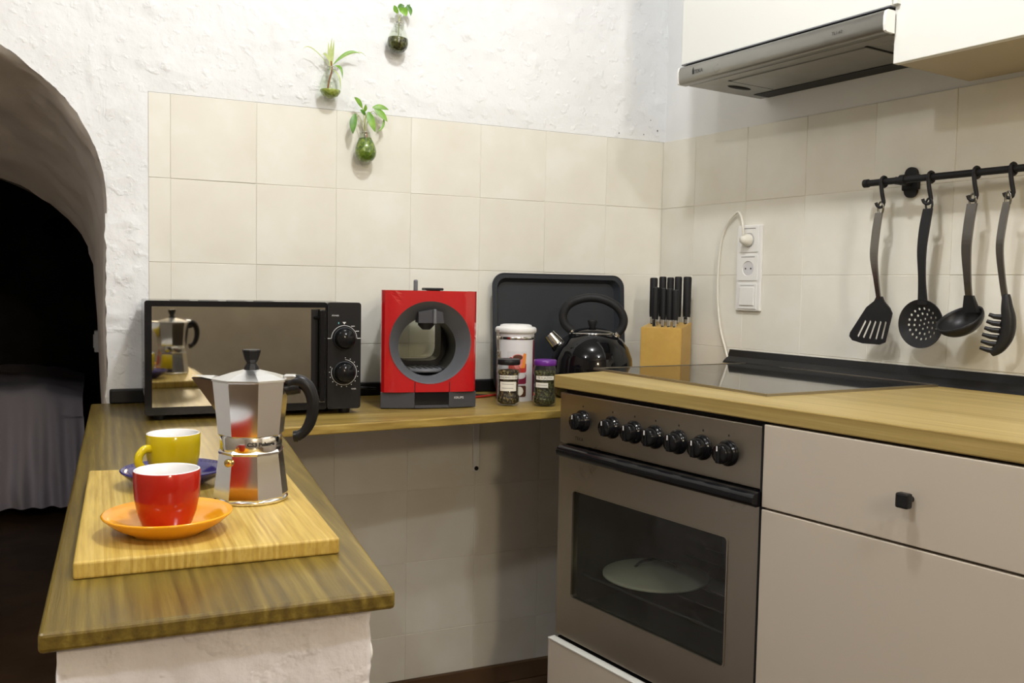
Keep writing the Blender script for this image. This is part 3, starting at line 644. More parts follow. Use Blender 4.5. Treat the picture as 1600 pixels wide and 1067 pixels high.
# ------------------------------------------------------------------ utensil rail
t = rthing('utensil_rail', 'black metal hanging rail on the cream tiles above the worktop', 'rail', 0.765, 0.060, 1.387)
MB().tube([(0.0, 0, 0), (0.9, 0, 0)], 0.0075, 14).build('rod', 'black_matt', t)
MB().tube([(-0.005, 0, 0), (0.006, 0, 0)], 0.0095, 14).build('end_cap', 'black_matt', t)
for x in (0.076, 0.80):
    o = MB().plate(rrect(x-0.016, x+0.016, -0.034, 0.034, 0.0155, 6), [], 0.052, 0.059)
    o.box(x-0.022, x+0.022, 0.050, 0.059, -0.018, 0.018, 0.004, 2); o.tube([(x, 0.055, 0), (x, 0.0, 0)], 0.0085, 12); o.build('wall_bracket', 'black_matt', t)
MB().tube([(0.088, 0, 0), (0.100, 0, 0)], 0.0115, 14).build('collar', 'black_matt', t)
def hook(s, label, dx=0.0):
    t = rthing('rail_hook', label, 'hook', s, 0.060, 1.387, 'black hooks on the utensil rail')
    ring = [(0, 0.0105*math.cos(a), 0.0105*math.sin(a)) for a in [PI*2*k/20 for k in range(20)]]
    MB().tube(ring, 0.0038, 8, closed=True).build('ring', 'black_matt', t)
    p = [(0, -0.010, -0.004), (0.002, -0.008, -0.025), (0.004, -0.004, -0.045), (0.003, -0.004, -0.054), (-0.003, -0.006, -0.057), (-0.009, -0.008, -0.053), (-0.011, -0.010, -0.046)]
    MB().tube(smooth_path(p, 5), [0.0045]*12+[0.0035]*19, 8).build('shank', 'black_matt', t)
hl = ['first black hook from the rail end, holding the slotted spatula', 'black hook on the rail holding the perforated skimmer', 'black hook on the rail holding the soup ladle', 'black hook on the rail holding the pasta fork at the picture edge']
for s_, l_ in zip((0.811, 0.926, 1.027, 1.102), hl): hook(s_, l_)
DU = 0.066
def strip(pts, wid, th, yoff=None, closed=False):
    """flat handle: pts = (x, y, z), wid = half widths along x"""
    P = smooth_path(pts, 6); wid = [q.x for q in smooth_path([(q_, 0, 0) for q_ in wid], 6)]; v = []; f = []
    for p, w_ in zip(P, wid): v += [(p.x-w_, p.y-th, p.z), (p.x+w_, p.y-th, p.z), (p.x+w_, p.y+th, p.z), (p.x-w_, p.y+th, p.z)]
    for i in range(len(P)-1):
        for k in range(4): f.append((4*i+k, 4*i+(k+1) % 4, 4*i+4+(k+1) % 4, 4*i+4+k))
    f += [(3, 2, 1, 0), tuple(len(v)-4+k for k in range(4))]
    return MB().add(v, f, False)
def loop_handle(t, mat, x0, topw, pts, wid):
    """an eye at the top and a tapering flat handle"""
    eye = [(x0+topw*0.75*math.cos(a), 0, -0.012+0.014*math.sin(a)) for a in [2*PI*k/18 for k in range(18)]]
    m = strip(pts, wid, 0.0022); m.tube(eye, 0.0022, 6, closed=True); return m.build('handle', mat, t)
# slotted spatula
t = rthing('slotted_spatula', 'black slotted spatula with a dark steel handle, leftmost on the rail', 'spatula', 0.812, DU, 1.340, rot=0.0)
hp_ = [(-0.006, 0, -0.022), (-0.010, -0.003, -0.07), (-0.010, -0.006, -0.12), (-0.003, -0.004, -0.17), (0.003, 0.0, -0.215)]
loop_handle(t, 'dark_steel', -0.002, 0.009, hp_, [0.009, 0.0095, 0.009, 0.006, 0.005])
sc = lambda px, py: ((px-1381)*0.00165+0.004, (465-py)*0.00146-0.212)
ol = [sc(*p) for p in [(1377, 463), (1374, 470), (1362, 480), (1337, 521), (1336, 527), (1341, 533), (1358, 537), (1385, 537), (1393, 533), (1401, 494), (1402, 488), (1398, 480), (1389, 470), (1386, 463)]]
hl_ = []
for (a, b) in (((1361, 502), (1350, 526)), ((1369, 502), (1359, 527)), ((1377, 502), (1369, 528)), ((1385, 502), (1379, 528)), ((1393, 502), (1388, 527))):
    p, q = Vector(sc(*a)), Vector(sc(*b)); d_ = (q-p).normalized(); n_ = Vector((-d_.y, d_.x))*0.0032
    hl_.append([tuple(p+n_), tuple(p-d_*0.003), tuple(p-n_), tuple(q-n_), tuple(q+d_*0.003), tuple(q+n_)])
MB().plate(ol, hl_, -0.002, 0.002).build('blade', 'nylon', t)
# skimmer
t = rthing('skimmer', 'black round skimmer full of small holes, second on the rail', 'skimmer', 0.926, DU, 1.340)
loop_handle(t, 'nylon', 0.002, 0.010, [(0.0, 0, -0.020), (-0.004, -0.003, -0.06), (-0.006, -0.006, -0.11), (-0.004, -0.004, -0.17), (-0.002, 0, -0.225)], [0.0105, 0.0115, 0.010, 0.008, 0.011])
hs = []
for rr, n_ in ((0.011, 6), (0.022, 12), (0.033, 18)):
    for k in range(n_):
        a = 2*PI*(k+0.3)/n_; hs.append(circ(rr*math.cos(a), rr*math.sin(a), 0.0030 if rr > .02 else 0.0026, 8))
hs.append(circ(0, 0, 0.0026, 8))
m = MB().plate(circ(0, 0, 0.0525, 48), hs, 0, 0.003)
m.v = [(x-0.004, y+0.014*(1-(x*x+z*z)/0.0525**2)-0.004, z-0.266) for x, y, z in m.v]; m.build('disc', 'nylon', t)
# ladle
t = rthing('soup_ladle', 'black soup ladle with a steel handle, third on the rail', 'ladle', 1.027, DU, 1.342)
hn = loop_handle(t, 'dark_steel', -0.002, 0.009, [(-0.003, 0, -0.018), (-0.006, -0.003, -0.06), (-0.007, -0.006, -0.11), (-0.003, -0.004, -0.17), (0.0, 0, -0.21)], [0.0105, 0.0105, 0.010, 0.0075, 0.007])
ml = MB(); R_ = 0.048; pr_ = []
for k in range(11): a = -PI/2+PI/2*k/10; pr_.append((R_*math.cos(a), R_*math.sin(a)*0.72))
pr_ += [(R_-0.003, 0.0)]+[((R_-0.003)*math.cos(-PI/2*k/10), (R_-0.003)*math.sin(-PI/2*k/10)*0.72) for k in range(1, 11)]
ml.lathe(pr_, 36, cap0=False, cap1=False, mat=T(-0.008, -0.018, -0.252) @ Matrix.Rotation(0.58, 4, 'X') @ Matrix.Rotation(-0.14, 4, 'Y'))
ml.add(*[[(-0.009, -0.004, -0.205), (0.009, -0.004, -0.205), (0.009, 0.004, -0.205), (-0.009, 0.004, -0.205), (-0.016, 0.004, -0.240), (0.016, 0.004, -0.240), (0.020, 0.012, -0.240), (-0.020, 0.012, -0.240)], [(0, 1, 5, 4), (1, 2, 6, 5), (2, 3, 7, 6), (3, 0, 4, 7), (0, 3, 2, 1), (4, 5, 6, 7)]])
ml.build('bowl', 'nylon', t)
# pasta fork
t = rthing('pasta_fork', 'black toothed pasta fork with a thin steel handle at the right edge', 'fork', 1.104, DU+0.004, 1.340)
loop_handle(t, 'dark_steel', -0.004, 0.007, [(-0.006, 0, -0.018), (-0.010, -0.004, -0.06), (-0.011, -0.008, -0.11), (-0.005, -0.004, -0.17), (0.002, 0, -0.215)], [0.007, 0.0075, 0.007, 0.006, 0.006])
mf = MB(); 
sp_ = [(0.002, 0.0, -0.20), (0.005, 0.0, -0.225), (0.008, 0.002, -0.250), (0.006, 0.002, -0.28), (-0.006, 0.0, -0.305), (-0.020, -0.004, -0.318)]
mf.tube(smooth_path(sp_, 5), [0.007+0.007*math.sin(PI*min(1, k/25)) for k in range(26)], 10, flat=1.0)
for k in range(6):
    z = -0.245-0.0135*k; xs = -0.002-0.0018*k
    mf.tube([(xs, -0.004, z), (xs-0.013, -0.008, z+0.001), (xs-0.022-0.002*min(k, 3), -0.012, z+0.005)], [0.0058, 0.0050, 0.0036], 8)
mf.build('toothed_head', 'nylon', t)
# ------------------------------------------------------------------ microwave
MWW, MWH, MWD = 0.452, 0.250, 0.30
t = thing('microwave_oven', 'black microwave oven with a bronze mirrored door on the pine shelf', 'microwave', (-1.2435, -0.3315, ZS), -0.016)
W2 = MWW/2; fz = 0.012
bd = MB().box(-W2+0.002, W2-0.002, 0.022, MWD, fz, MWH-0.002, 0.003, 2)
body = bd.build('body', 'black_gloss', t)
for x in (-W2+0.03, W2-0.03):
    for y in (0.03, MWD-0.03): MB().lathe([(0.012, 0.0), (0.014, fz+0.001)], 14, mat=T(x, y, 0)).build('foot', 'black_plastic', t)
for k in range(8): MB().box(-W2+0.0012, -W2+0.0022, 0.05, 0.15, 0.045+0.009*k, 0.0495+0.009*k).build('side_vent', 'mid_grey', body)
for k in range(4): MB().box(-0.15+0.06*k-0.02, -0.15+0.06*k+0.02, 0.07, 0.14, MWH-0.0022, MWH-0.0012).build('top_vent', 'slit', body)
xs = 0.150
dz0, dz1 = fz, MWH
dr = MB().plate(rrect(-W2, xs-0.0008, dz0, dz1, 0.005, 3), [rrect(-W2+0.014, xs-0.004, dz0+0.016, dz1-0.012, 0.001, 2)], 0.0, 0.021).build('door', 'black_gloss', t)
MB().box(-W2+0.013, xs-0.003, 0.0025, 0.010, dz0+0.015, dz1-0.011).build('mirror_pane', 'mirror', dr)
MB().box(xs-0.035, xs-0.020, 0.0012, 0.005, dz0+0.024, dz1-0.016).build('handle_recess', 'black_plastic', dr)
hn = MB().box(xs-0.0215, xs-0.0095, -0.026, -0.012, dz0+0.020, dz1-0.016, 0.003, 2)
for z in (dz0+0.042, dz1-0.034): hn.tube([(xs-0.016, -0.014, z), (xs-0.028, 0.003, z)], 0.0038, 10)
hn.build('handle', 'black_gloss', dr)
cp = MB().plate(rrect(xs+0.0008, W2, dz0, dz1, 0.006, 3), [], 0.0, 0.021).build('control_panel', 'black_plastic', t)
kx = (xs+W2)/2
for kz, full in ((dz0+0.158, False), (dz0+0.082, True)):
    kb = MB().lathe([(0.0245, 0.0), (0.0245, 0.004), (0.0225, 0.008), (0.021, 0.020), (0.019, 0.0225), (0.0, 0.0235)], 32, mat=T(kx, 0, kz) @ ROTX90).build('dial', 'black_gloss', cp)
    MB().lathe([(0.0245, 0.0035), (0.0252, 0.0055), (0.0235, 0.0075)], 32, cap0=False, cap1=False, mat=T(kx, 0, kz) @ ROTX90).build('dial_ring', 'charcoal', kb)
    a0, a1 = (0.0, PI) if not full else (-1.12*PI, 0.47*PI)
    arc = [(kx+0.0285*math.cos(a0+(a1-a0)*k/30), -0.0005, kz+0.0285*math.sin(a0+(a1-a0)*k/30)) for k in range(31)]
    MB().tube(arc, 0.0006, 4, up=(0, 1, 0)).build('dial_scale', 'print_white', cp)
    mk = MB()
    if full:
        for k in range(15):
            a = a0+(a1-a0)*k/14; mk.box(-0.0009, 0.0009, -0.0004, 0.0, -0.0009, 0.0009, mat=T(kx+0.0325*math.cos(a), 0, kz+0.0325*math.sin(a)))
    else:
        for a, wd in ((0.0, 0.004), (0.5, 0.004), (0.95, 0.004), (PI, 0.004)):
            mk.box(-wd, wd, -0.0004, 0.0, -0.0007, 0.0007, mat=T(kx+0.0335*math.cos(a), 0, kz+0.0335*math.sin(a)))
        mk.plate([(kx-0.004, kz+0.0365), (kx+0.004, kz+0.0365), (kx, kz+0.031)], [], -0.0004, 0.0)
    mk.build('dial_marks', 'print_white', cp)['kind'] = 'stuff'
MB().box(kx-0.0135, kx-0.0118, -0.0004, 0, dz0+0.190, dz0+0.194).build('defrost_mark', 'print_teal', cp)
text('lettering', 'POWER', 0.0045, 'print_white', cp, (kx-0.020, -0.0005, dz0+0.2085)); text('lettering', 'TIMER', 0.0042, 'print_white', cp, (kx+0.022, -0.0005, dz0+0.044))

# ------------------------------------------------------------------ capsule coffee machine
CW, CH = 0.231, 0.279
t = thing('coffee_machine', 'red capsule coffee machine with a round grey recess, beside the microwave', 'coffee machine', (-0.843, -0.3105, ZS), -0.15)
hw = CW/2; cz = 0.157; CRO, CRI = 0.096, 0.070; dep = 0.23
def rectpt(a, x0, x1, z0, z1, cx, cz):
    c, s_ = math.cos(a), math.sin(a); k = min([((x1 if c > 0 else x0)-cx)/c if abs(c) > 1e-9 else 9, ((z1 if s_ > 0 else z0)-cz)/s_ if abs(s_) > 1e-9 else 9]); return cx+c*k, cz+s_*k
def ring_angles(x0, x1, z0, z1, cx, cz, n=72):
    A = [2*PI*k/n for k in range(n)]
    for x, z in ((x0, z0), (x1, z0), (x1, z1), (x0, z1)): A.append(math.atan2(z-cz, x-cx) % (2*PI))
    return sorted(A)
fx0, fx1, fz0, fz1 = -hw+0.008, hw-0.008, 0.040, CH
bul = lambda x: 0.0 if abs(x) < 0.07 else 0.010*((abs(x)-0.07)/(hw-0.07))**2      # gently rounded front
AA = ring_angles(fx0, fx1, fz0, fz1, 0, cz)
outp = [rectpt(a, fx0, fx1, fz0, fz1, 0, cz) for a in AA]
pan = MB(); rings = []
for q in (0, 0.15, 0.3, 0.45, 0.6, 0.8, 1.0):
    rings.append([((p[0]*q+CRO*math.cos(a)*(1-q)), bul(p[0]*q+CRO*math.cos(a)*(1-q)), (p[1]*q+(cz+CRO*math.sin(a))*(1-q))) for p, a in zip(outp, AA)])
for a, b in zip(rings[:-1], rings[1:]): pan.ring(a, b)
for sx_ in (-1, 1):
    pr = [(sx_*(hw-0.008), bul(hw-0.008)), (sx_*(hw-0.002), 0.016), (sx_*(hw-0.002), 0.028), (sx_*(hw-0.012), 0.066)]
    for (xa, ya), (xb, yb) in zip(pr[:-1], pr[1:]): pan.add([(xa, ya, fz0), (xb, yb, fz0), (xb, yb, fz1), (xa, ya, fz1)], [(0, 1, 2, 3)])
pan.build('red_front', 'red_gloss', t)
sh = MB()
sh.add([(-hw+.001, 0.03, fz1-.001), (hw-.001, 0.03, fz1-.001), (hw-.046, dep, fz1-.001), (-hw+.046, dep, fz1-.001), (-hw+.008, .006, fz1-.001), (hw-.008, .006, fz1-.001)], [(0, 1, 2, 3), (0, 4, 5, 1)])
for sx_ in (-1, 1): sh.add([(sx_*(hw-.012), 0.06, 0.03), (sx_*(hw-.046), dep, 0.03), (sx_*(hw-.046), dep, fz1-.001), (sx_*(hw-.012), 0.06, fz1-.001)], [(0, 1, 2, 3)])
ty0, ty1, tz0, tz1 = -0.052, 0.052, cz-0.072, cz+0.052
AB = ring_angles(-hw, hw, 0.03, fz1, 0, cz, 48)
sh.plate([(-hw+.046, 0.03), (hw-.046, 0.03), (hw-.046, fz1-.001), (-hw+.046, fz1-.001)], [rrect(-0.055, 0.055, cz-0.055, cz+0.055, 0.02, 4)], dep-0.004, dep)
sh.build('shell', 'charcoal', t)
cone = MB(); n = 64; CC = 0.145
r0 = [(CRO*math.cos(2*PI*k/n), 0.0, cz+CRO*math.sin(2*PI*k/n)) for k in range(n)]
r1 = [(CRI*math.cos(2*PI*k/n), 0.042, CC+CRI*math.sin(2*PI*k/n)) for k in range(n)]
rl = [((CRO+0.0015)*math.cos(2*PI*k/n), -0.0016, cz+(CRO+0.0015)*math.sin(2*PI*k/n)) for k in range(n)]
cone.ring(rl, r0, True); cone.ring(r0, r1, True); cone.build('recess_ring', 'mid_grey', t)
tun = MB(); r2_ = [(CRI*math.cos(2*PI*k/n), 0.15, CC+CRI*math.sin(2*PI*k/n)) for k in range(n)]
def sq(a, r): return (r*math.copysign(abs(math.cos(a))**0.45, math.cos(a)), r*math.copysign(abs(math.sin(a))**0.45, math.sin(a)))
r3_ = [(sq(2*PI*k/n, 0.055)[0], 0.15, cz+sq(2*PI*k/n, 0.055)[1]) for k in range(n)]
r4_ = [(x, dep-0.002, z) for x, y, z in r3_]
tun.ring(r1, r2_, True); tun.ring(r2_, r3_); tun.ring(r3_, r4_, True); tun.build('recess_tunnel', 'black_plastic', t)
MB().box(-0.052, 0.052, dep-0.012, dep-0.006, cz-0.052, cz+0.052, 0.002, 1).build('water_tank', 'tank', t)
pl = MB().lathe([(0.0, 0.0), (0.050, 0.0), (0.050, 0.006), (0.047, 0.008), (0.0, 0.008)], 32, cap0=False, cap1=False, mat=T(0, 0.085, CC-CRI+0.008)); pl = pl.build('drip_tray', 'mid_grey', t)
gr = MB()
for k in range(7): gr.box(-0.042+0.014*k-0.0025, -0.042+0.014*k+0.0025, 0.05, 0.12, CC-CRI+0.016, CC-CRI+0.018)
gr.build('tray_grille', 'charcoal', pl)
nz = MB().plate([(-0.028, cz+0.046), (0.033, cz+0.046), (0.030, cz+0.072), (0.003, cz+0.078), (-0.028, cz+0.072)], [], 0.006, 0.050)
nz.lathe([(0.022, 0.02), (0.020, 0.0), (0.010, -0.010)], 20, mat=T(0.002, 0.07, cz+0.038)); nz = nz.build('brew_head', 'charcoal', t)
MB().box(0.006, 0.014, -0.002, 0.010, cz+0.044, cz+0.079, 0.002, 1).build('nozzle_rib', 'mid_grey', nz)
bs = MB()
for xa, xb in ((-hw, -0.036), (0.046, hw)):
    o_ = [(xa, bul(xa)+0.003*(abs(xa) > .1)), (xb, bul(xb)+0.003*(abs(xb) > .1)), (xb-math.copysign(0.03, xb)*(abs(xb) > .1), 0.2), (xa-math.copysign(0.036, xa)*(abs(xa) > .1), 0.2)]
    sl = slab(o_, 0.0015, 0.040, 0.002, 2); bs.add(sl.v, sl.f)
bs.box(-0.036, 0.046, 0.0, 0.05, 0.0015, 0.0085, 0.001, 1); bs.box(-0.036, 0.046, 0.05, 0.2, 0.0015, 0.040)
bs.build('base', 'charcoal', t)
MB().box(-0.0355, 0.0455, 0.003, 0.06, 0.0082, 0.040).build('base_drawer', 'black_gloss', t)
MB().box(-0.0368, -0.0352, -0.0005, 0.004, 0.040, 0.064).build('panel_seam', 'slit', t)
MB().box(0.0462, 0.0478, -0.0005, 0.004, 0.040, 0.064).build('panel_seam', 'slit', t)
tp = MB().box(-0.012, 0.032, 0.010, 0.060, CH+0.001, CH+0.007, 0.002, 2).box(-0.002, 0.024, 0.014, 0.050, CH-0.003, CH+0.002); tp.build('lever_handle', 'black_plastic', t)
MB().box(-0.028, -0.019, 0.07, 0.085, CH-0.002, CH+0.026, 0.003, 2).build('lever_pin', 'mid_grey', t)
text('lettering', 'KRUPS', 0.0075, 'print_white', t, (0.070, -0.0012, 0.026), sx=1.05)

# ------------------------------------------------------------------ baking tray
t = thing('baking_tray', 'dark non-stick baking tray leaning upright against the cream tiles', 'tray', (-0.362, -0.046, ZS+0.001), 0)
t.rotation_euler = (-0.075, 0, 0)
m = MB(); H = 0.327; hw_ = 0.208
R0 = rrect(-hw_, hw_, 0, H, 0.034, 8); R1 = rrect(-hw_+0.012, hw_-0.012, 0.012, H-0.012, 0.028, 8); R2 = rrect(-hw_+0.022, hw_-0.022, 0.022, H-0.022, 0.024, 8)
q = lambda R, y: [(x, y, z) for x, z in R]
m.ring(q(R0, -0.016), q(R0, -0.0195), True); m.ring(q(R0, -0.0195), q(R1, -0.0195)); m.ring(q(R1, -0.0195), q(R2, 0.0), True); m.fan(q(R2, 0.0)); m.ring(q(R0, -0.016), q(R1, -0.0165)); m.ring(q(R1, -0.0165), q(R2, 0.0025), True); m.fan(q(R2, 0.0025), True)
m.build('pan', 'tray', t)
E2 = [(x, -0.0185, z) for x, z in rrect(-hw_, hw_, 0, H, 0.034, 8)]
MB().tube(E2, 0.0022, 6, closed=True).build('rolled_rim', 'tray', t)

# ------------------------------------------------------------------ storage tin
t = thing('coffee_tin', 'tall white lidded tin printed with a red coffee cup', 'tin', (-0.571, -0.200, ZS), -0.42)
TR = 0.048; TH = 0.178
MB().lathe([(TR, 0.0), (TR, TH)], 48).build('body', 'tin_white', t)
MB().lathe([(TR+0.0006, TH-0.020), (TR+0.0016, TH-0.018), (TR+0.0016, TH-0.015), (TR+0.0006, TH-0.013)], 48, cap0=False, cap1=False).build('band', 'chrome', t)
ld = MB().lathe([(TR+0.003, TH-0.004), (TR+0.0055, TH-0.001), (TR+0.0055, TH+0.007), (TR+0.002, TH+0.011), (TR-0.006, TH+0.012), (TR-0.008, TH+0.0165), (TR-0.014, TH+0.018), (0.0, TH+0.0185)], 48).build('lid', 'white_plastic', t)
pb = cyl_patch(TR+0.0004, 1.15, 1.55, 0.001, TH-0.022); pb.build('side_print', 'burgundy', t)
pb = cyl_patch(TR+0.0004, -1.7, -1.22, 0.001, TH-0.022); pb.build('side_print', 'burgundy', t)
pg = cyl_patch(TR+0.0003, -0.45, 0.63, 0.010, 0.128); pp = pg.build('picture', 'print_grey', t)
def onc(pts, mat, k=0.0007):
    r = TR+k*0.6; x0, x1 = min(p[0] for p in pts), max(p[0] for p in pts); v = []; n_ = 14
    for i in range(n_+1):
        x = x0+(x1-x0)*(0.002+0.996*i/n_); zs = []
        for a, b in zip(pts, pts[1:]+pts[:1]):
            if (a[0]-x)*(b[0]-x) <= 0 and abs(a[0]-b[0]) > 1e-9: zs.append(a[1]+(b[1]-a[1])*(x-a[0])/(b[0]-a[0]))
        an = -PI/2+x/TR
        v += [(r*math.cos(an), r*math.sin(an), min(zs)), (r*math.cos(an), r*math.sin(an), max(zs))]
    MB().add(v, [(2*i, 2*i+2, 2*i+3, 2*i+1) for i in range(n_)], True).build('picture_shape', mat, pp)
onc(rrect(-0.018, 0.0295, 0.074, 0.099, 0.004, 3), 'print_red', 0.0006)
onc([(0.0, 0.086), (0.026, 0.086), (0.029, 0.122), (0.020, 0.124), (0.016, 0.1)], 'print_orange', 0.0007)
onc([(-0.008, 0.112), (0.020, 0.112), (0.016, 0.092), (0.011, 0.084), (0.001, 0.084), (-0.004, 0.092)], 'print_pink', 0.0010)
onc(circ(0.006, 0.113, 0.0145, 20, 0.0085), 'print_pink', 0.0011)
onc(circ(0.006, 0.113, 0.0125, 20, 0.0068), 'print_brown', 0.0013)
onc(circ(-0.012, 0.106, 0.006, 12, 0.008), 'print_red', 0.0008); onc(circ(-0.012, 0.106, 0.0035, 12, 0.005), 'print_grey', 0.0009)
onc(rrect(-0.018, 0.0295, 0.045, 0.070, 0.003, 3), 'burgundy', 0.0006); onc(circ(0.012, 0.066, 0.016, 16, 0.008), 'tin_white', 0.0008)
onc(rrect(-0.018, 0.0295, 0.012, 0.041, 0.003, 3), 'print_brown', 0.0006); onc(circ(0.010, 0.027, 0.012, 16, 0.012), 'paper', 0.0008)
wr = MB()
for s_ in (-1, 1):
    a = -PI/2-0.98+0.09*s_; pts = [((TR+0.004+o)*math.cos(a), (TR+0.004+o)*math.sin(a), z) for o, z in ((0.003, TH+0.004), (0.005, TH-0.012), (0.0035, TH-0.030), (0.001, TH-0.062))]
    wr.tube(smooth_path(pts, 4), 0.0014, 6)
wr.box(-0.007, 0.007, -0.004, 0.0, TH-0.066, TH-0.050, 0.001, 1, mat=Matrix.Rotation(-0.98, 4, 'Z') @ T(0, -TR, 0)); wr.build('wire_clasp', 'chrome', t)

# ------------------------------------------------------------------ tea jars
def jar(loc, label, lidmat, tea, words, sub, rot, hh=0.117):
    t = thing('tea_jar', label, 'jar', loc, rot, 'glass tea jars on the pine shelf')
    R = 0.029
    pf = [(0.020, 0.0), (0.026, 0.002), (R, 0.008), (R, 0.022), (R-0.003, 0.027), (R-0.003, 0.075), (R, 0.081), (R-0.0005, 0.092), (0.025, 0.100), (0.025, 0.104)]
    MB().lathe(pf, 36, cap1=False).build('glass', 'jar_glass', t)
    pt = [(0.017, 0.003), (R-0.0025, 0.009), (R-0.0025, 0.021), (R-0.0055, 0.028), (R-0.0055, 0.074), (R-0.003, 0.082), (R-0.005, 0.087), (0.0, 0.090)]
    MB().lathe(pt, 30).build('contents', tea, t)
    MB().lathe([(0.0275, 0.1005), (0.0285, 0.102), (0.0285, 0.1125), (0.0265, 0.1145), (0.022, 0.1135), (0, 0.1135)], 36).build('lid', lidmat, t)
    r = R-0.0024
    a = cyl_patch(r, -0.95, 0.95, 0.066, 0.0755).build('label_strip', 'paper', t); text('lettering', words, 0.0068, 'ink', a, (0, 0, 0.0707), cyl=r+0.0003)
    x0, x1, z0, z1 = sub
    b = cyl_patch(r, x0, x1, z0, z1).build('label', 'paper', t)
    for k, zz in enumerate((0.75, 0.32)):
        if z1-z0 < 0.02 and k: break
        z = z0+(z1-z0)*(zz if z1-z0 > 0.02 else 0.5); cyl_patch(r+0.0002, x0*0.75, x1*0.65-0.05*k, z-0.0005, z+0.0005).build('print_line', 'mid_grey', b)
jar((-0.633, -0.296, ZS), 'glass tea jar with a black lid in front of the white tin', 'black_plastic', 'tea_dark', 'MANZANILLO DE L', (-0.85, 0.80, 0.037, 0.060), -0.43)
jar((-0.551, -0.333, ZS), 'glass tea jar with a purple lid beside the oak worktop end', 'purple', 'tea_green', 'TE A JAZMIN', (-1.0, 0.30, 0.047, 0.059), -0.45)

# ------------------------------------------------------------------ kettle
t = thing('stovetop_kettle', 'glossy black stovetop kettle with arched handle in front of the baking tray', 'kettle', (-0.346, -0.203, ZS), -0.513)
MB().lathe([(0.080, 0.0), (0.098, 0.006), (0.108, 0.035), (0.1105, 0.075), (0.108, 0.105), (0.097, 0.135), (0.079, 0.157), (0.060, 0.169), (0.056, 0.171)], 56, cap1=False).build('body', 'black_enamel', t)
l_ = MB().lathe([(0.059, 0.1695), (0.058, 0.172), (0.050, 0.178), (0.034, 0.184), (0.014, 0.187), (0.0, 0.187)], 48, cap0=False).build('lid', 'black_enamel', t)
MB().lathe([(0.057, 0.1708), (0.0595, 0.1722), (0.057, 0.1738)], 48, cap0=False, cap1=False).build('lid_rim', 'chrome', l_)
MB().lathe([(0.008, 0.185), (0.0095, 0.192), (0.0135, 0.204), (0.0125, 0.2075), (0, 0.208)], 24, cap0=False).build('knob', 'black_matt', l_)
hp2 = [(-0.056, 0, 0.178), (-0.074, 0, 0.195), (-0.079, 0, 0.220), (-0.066, 0, 0.246), (-0.036, 0, 0.262), (0.0, 0, 0.267), (0.036, 0, 0.260), (0.066, 0, 0.242), (0.082, 0, 0.215), (0.080, 0, 0.190), (0.068, 0, 0.173)]
hd2 = MB().tube(smooth_path(hp2, 6), 0.0115, 14).build('handle', 'black_matt', t)
for a, b in (((-0.052, 0, 0.160), (-0.0565, 0, 0.179)), ((0.062, 0, 0.158), (0.069, 0, 0.175))): MB().tube([a, b], 0.0075, 12).build('handle_ferrule', 'chrome', hd2)
sp = MB().tube([(-0.078, 0, 0.118), (-0.098, 0, 0.146)], [0.022, 0.018], 18).build('spout', 'black_enamel', t)
MB().tube([(-0.094, 0, 0.141), (-0.097, 0, 0.145), (-0.116, 0, 0.166)], [0.0195, 0.0195, 0.0165], 18).build('spout_cap', 'chrome', sp)

# ------------------------------------------------------------------ knife block
KB = (-0.090, -0.175); KROT = math.atan2(-0.649, -0.76)+PI/2
t = thing('knife_block', 'yellow beech knife block in the tiled corner', 'knife block', (KB[0], KB[1], ZS), KROT)
bw, bdp = 0.058, 0.056
m = MB(); v = [(-bw, -bdp, 0), (bw, -bdp, 0), (bw, bdp, 0), (-bw, bdp, 0), (-bw, -bdp, 0.186), (bw, -bdp, 0.186), (bw, bdp, 0.200), (-bw, bdp, 0.200)]
bm = bmesh.new(); vs = [bm.verts.new(p) for p in v]
for f_i in ((3, 2, 1, 0), (4, 5, 6, 7), (0, 1, 5, 4), (1, 2, 6, 5), (2, 3, 7, 6), (3, 0, 4, 7)): bm.faces.new([vs[i] for i in f_i])
bmesh.ops.bevel(bm, geom=bm.edges[:], offset=0.0015, segments=2, affect='EDGES'); m.bm(bm); blk = m.build('body', 'block_wood', t)
kn = [(-0.045, 0.018, 0.110, 0.0095), (-0.022, 0.030, 0.112, 0.0090), (0.000, 0.032, 0.110, 0.0085), (0.022, 0.034, 0.112, 0.0090), (0.048, 0.036, 0.112, 0.0100),
      (-0.027, -0.024, 0.088, 0.0085), (-0.003, -0.026, 0.086, 0.0072), (0.015, -0.027, 0.085, 0.0080), (0.032, -0.028, 0.082, 0.0080)]
kl = ['black-handled knife at the left end of the rear row in the beech block', 'tall black-handled knife, second in the rear row of the beech block', 'tall black-handled knife in the middle of the rear row of the beech block', 'tall black-handled knife, fourth in the rear row of the beech block', 'tall black-handled knife at the right end of the rear row, nearest the socket',
      'short black-handled knife, leftmost in the front row of the beech block', 'slim short black-handled knife, second in the front row of the beech block', 'short black-handled knife, third in the front row of the beech block', 'shortest black-handled knife at the right end of the front row of the block']
cK, sK = math.cos(KROT), math.sin(KROT)
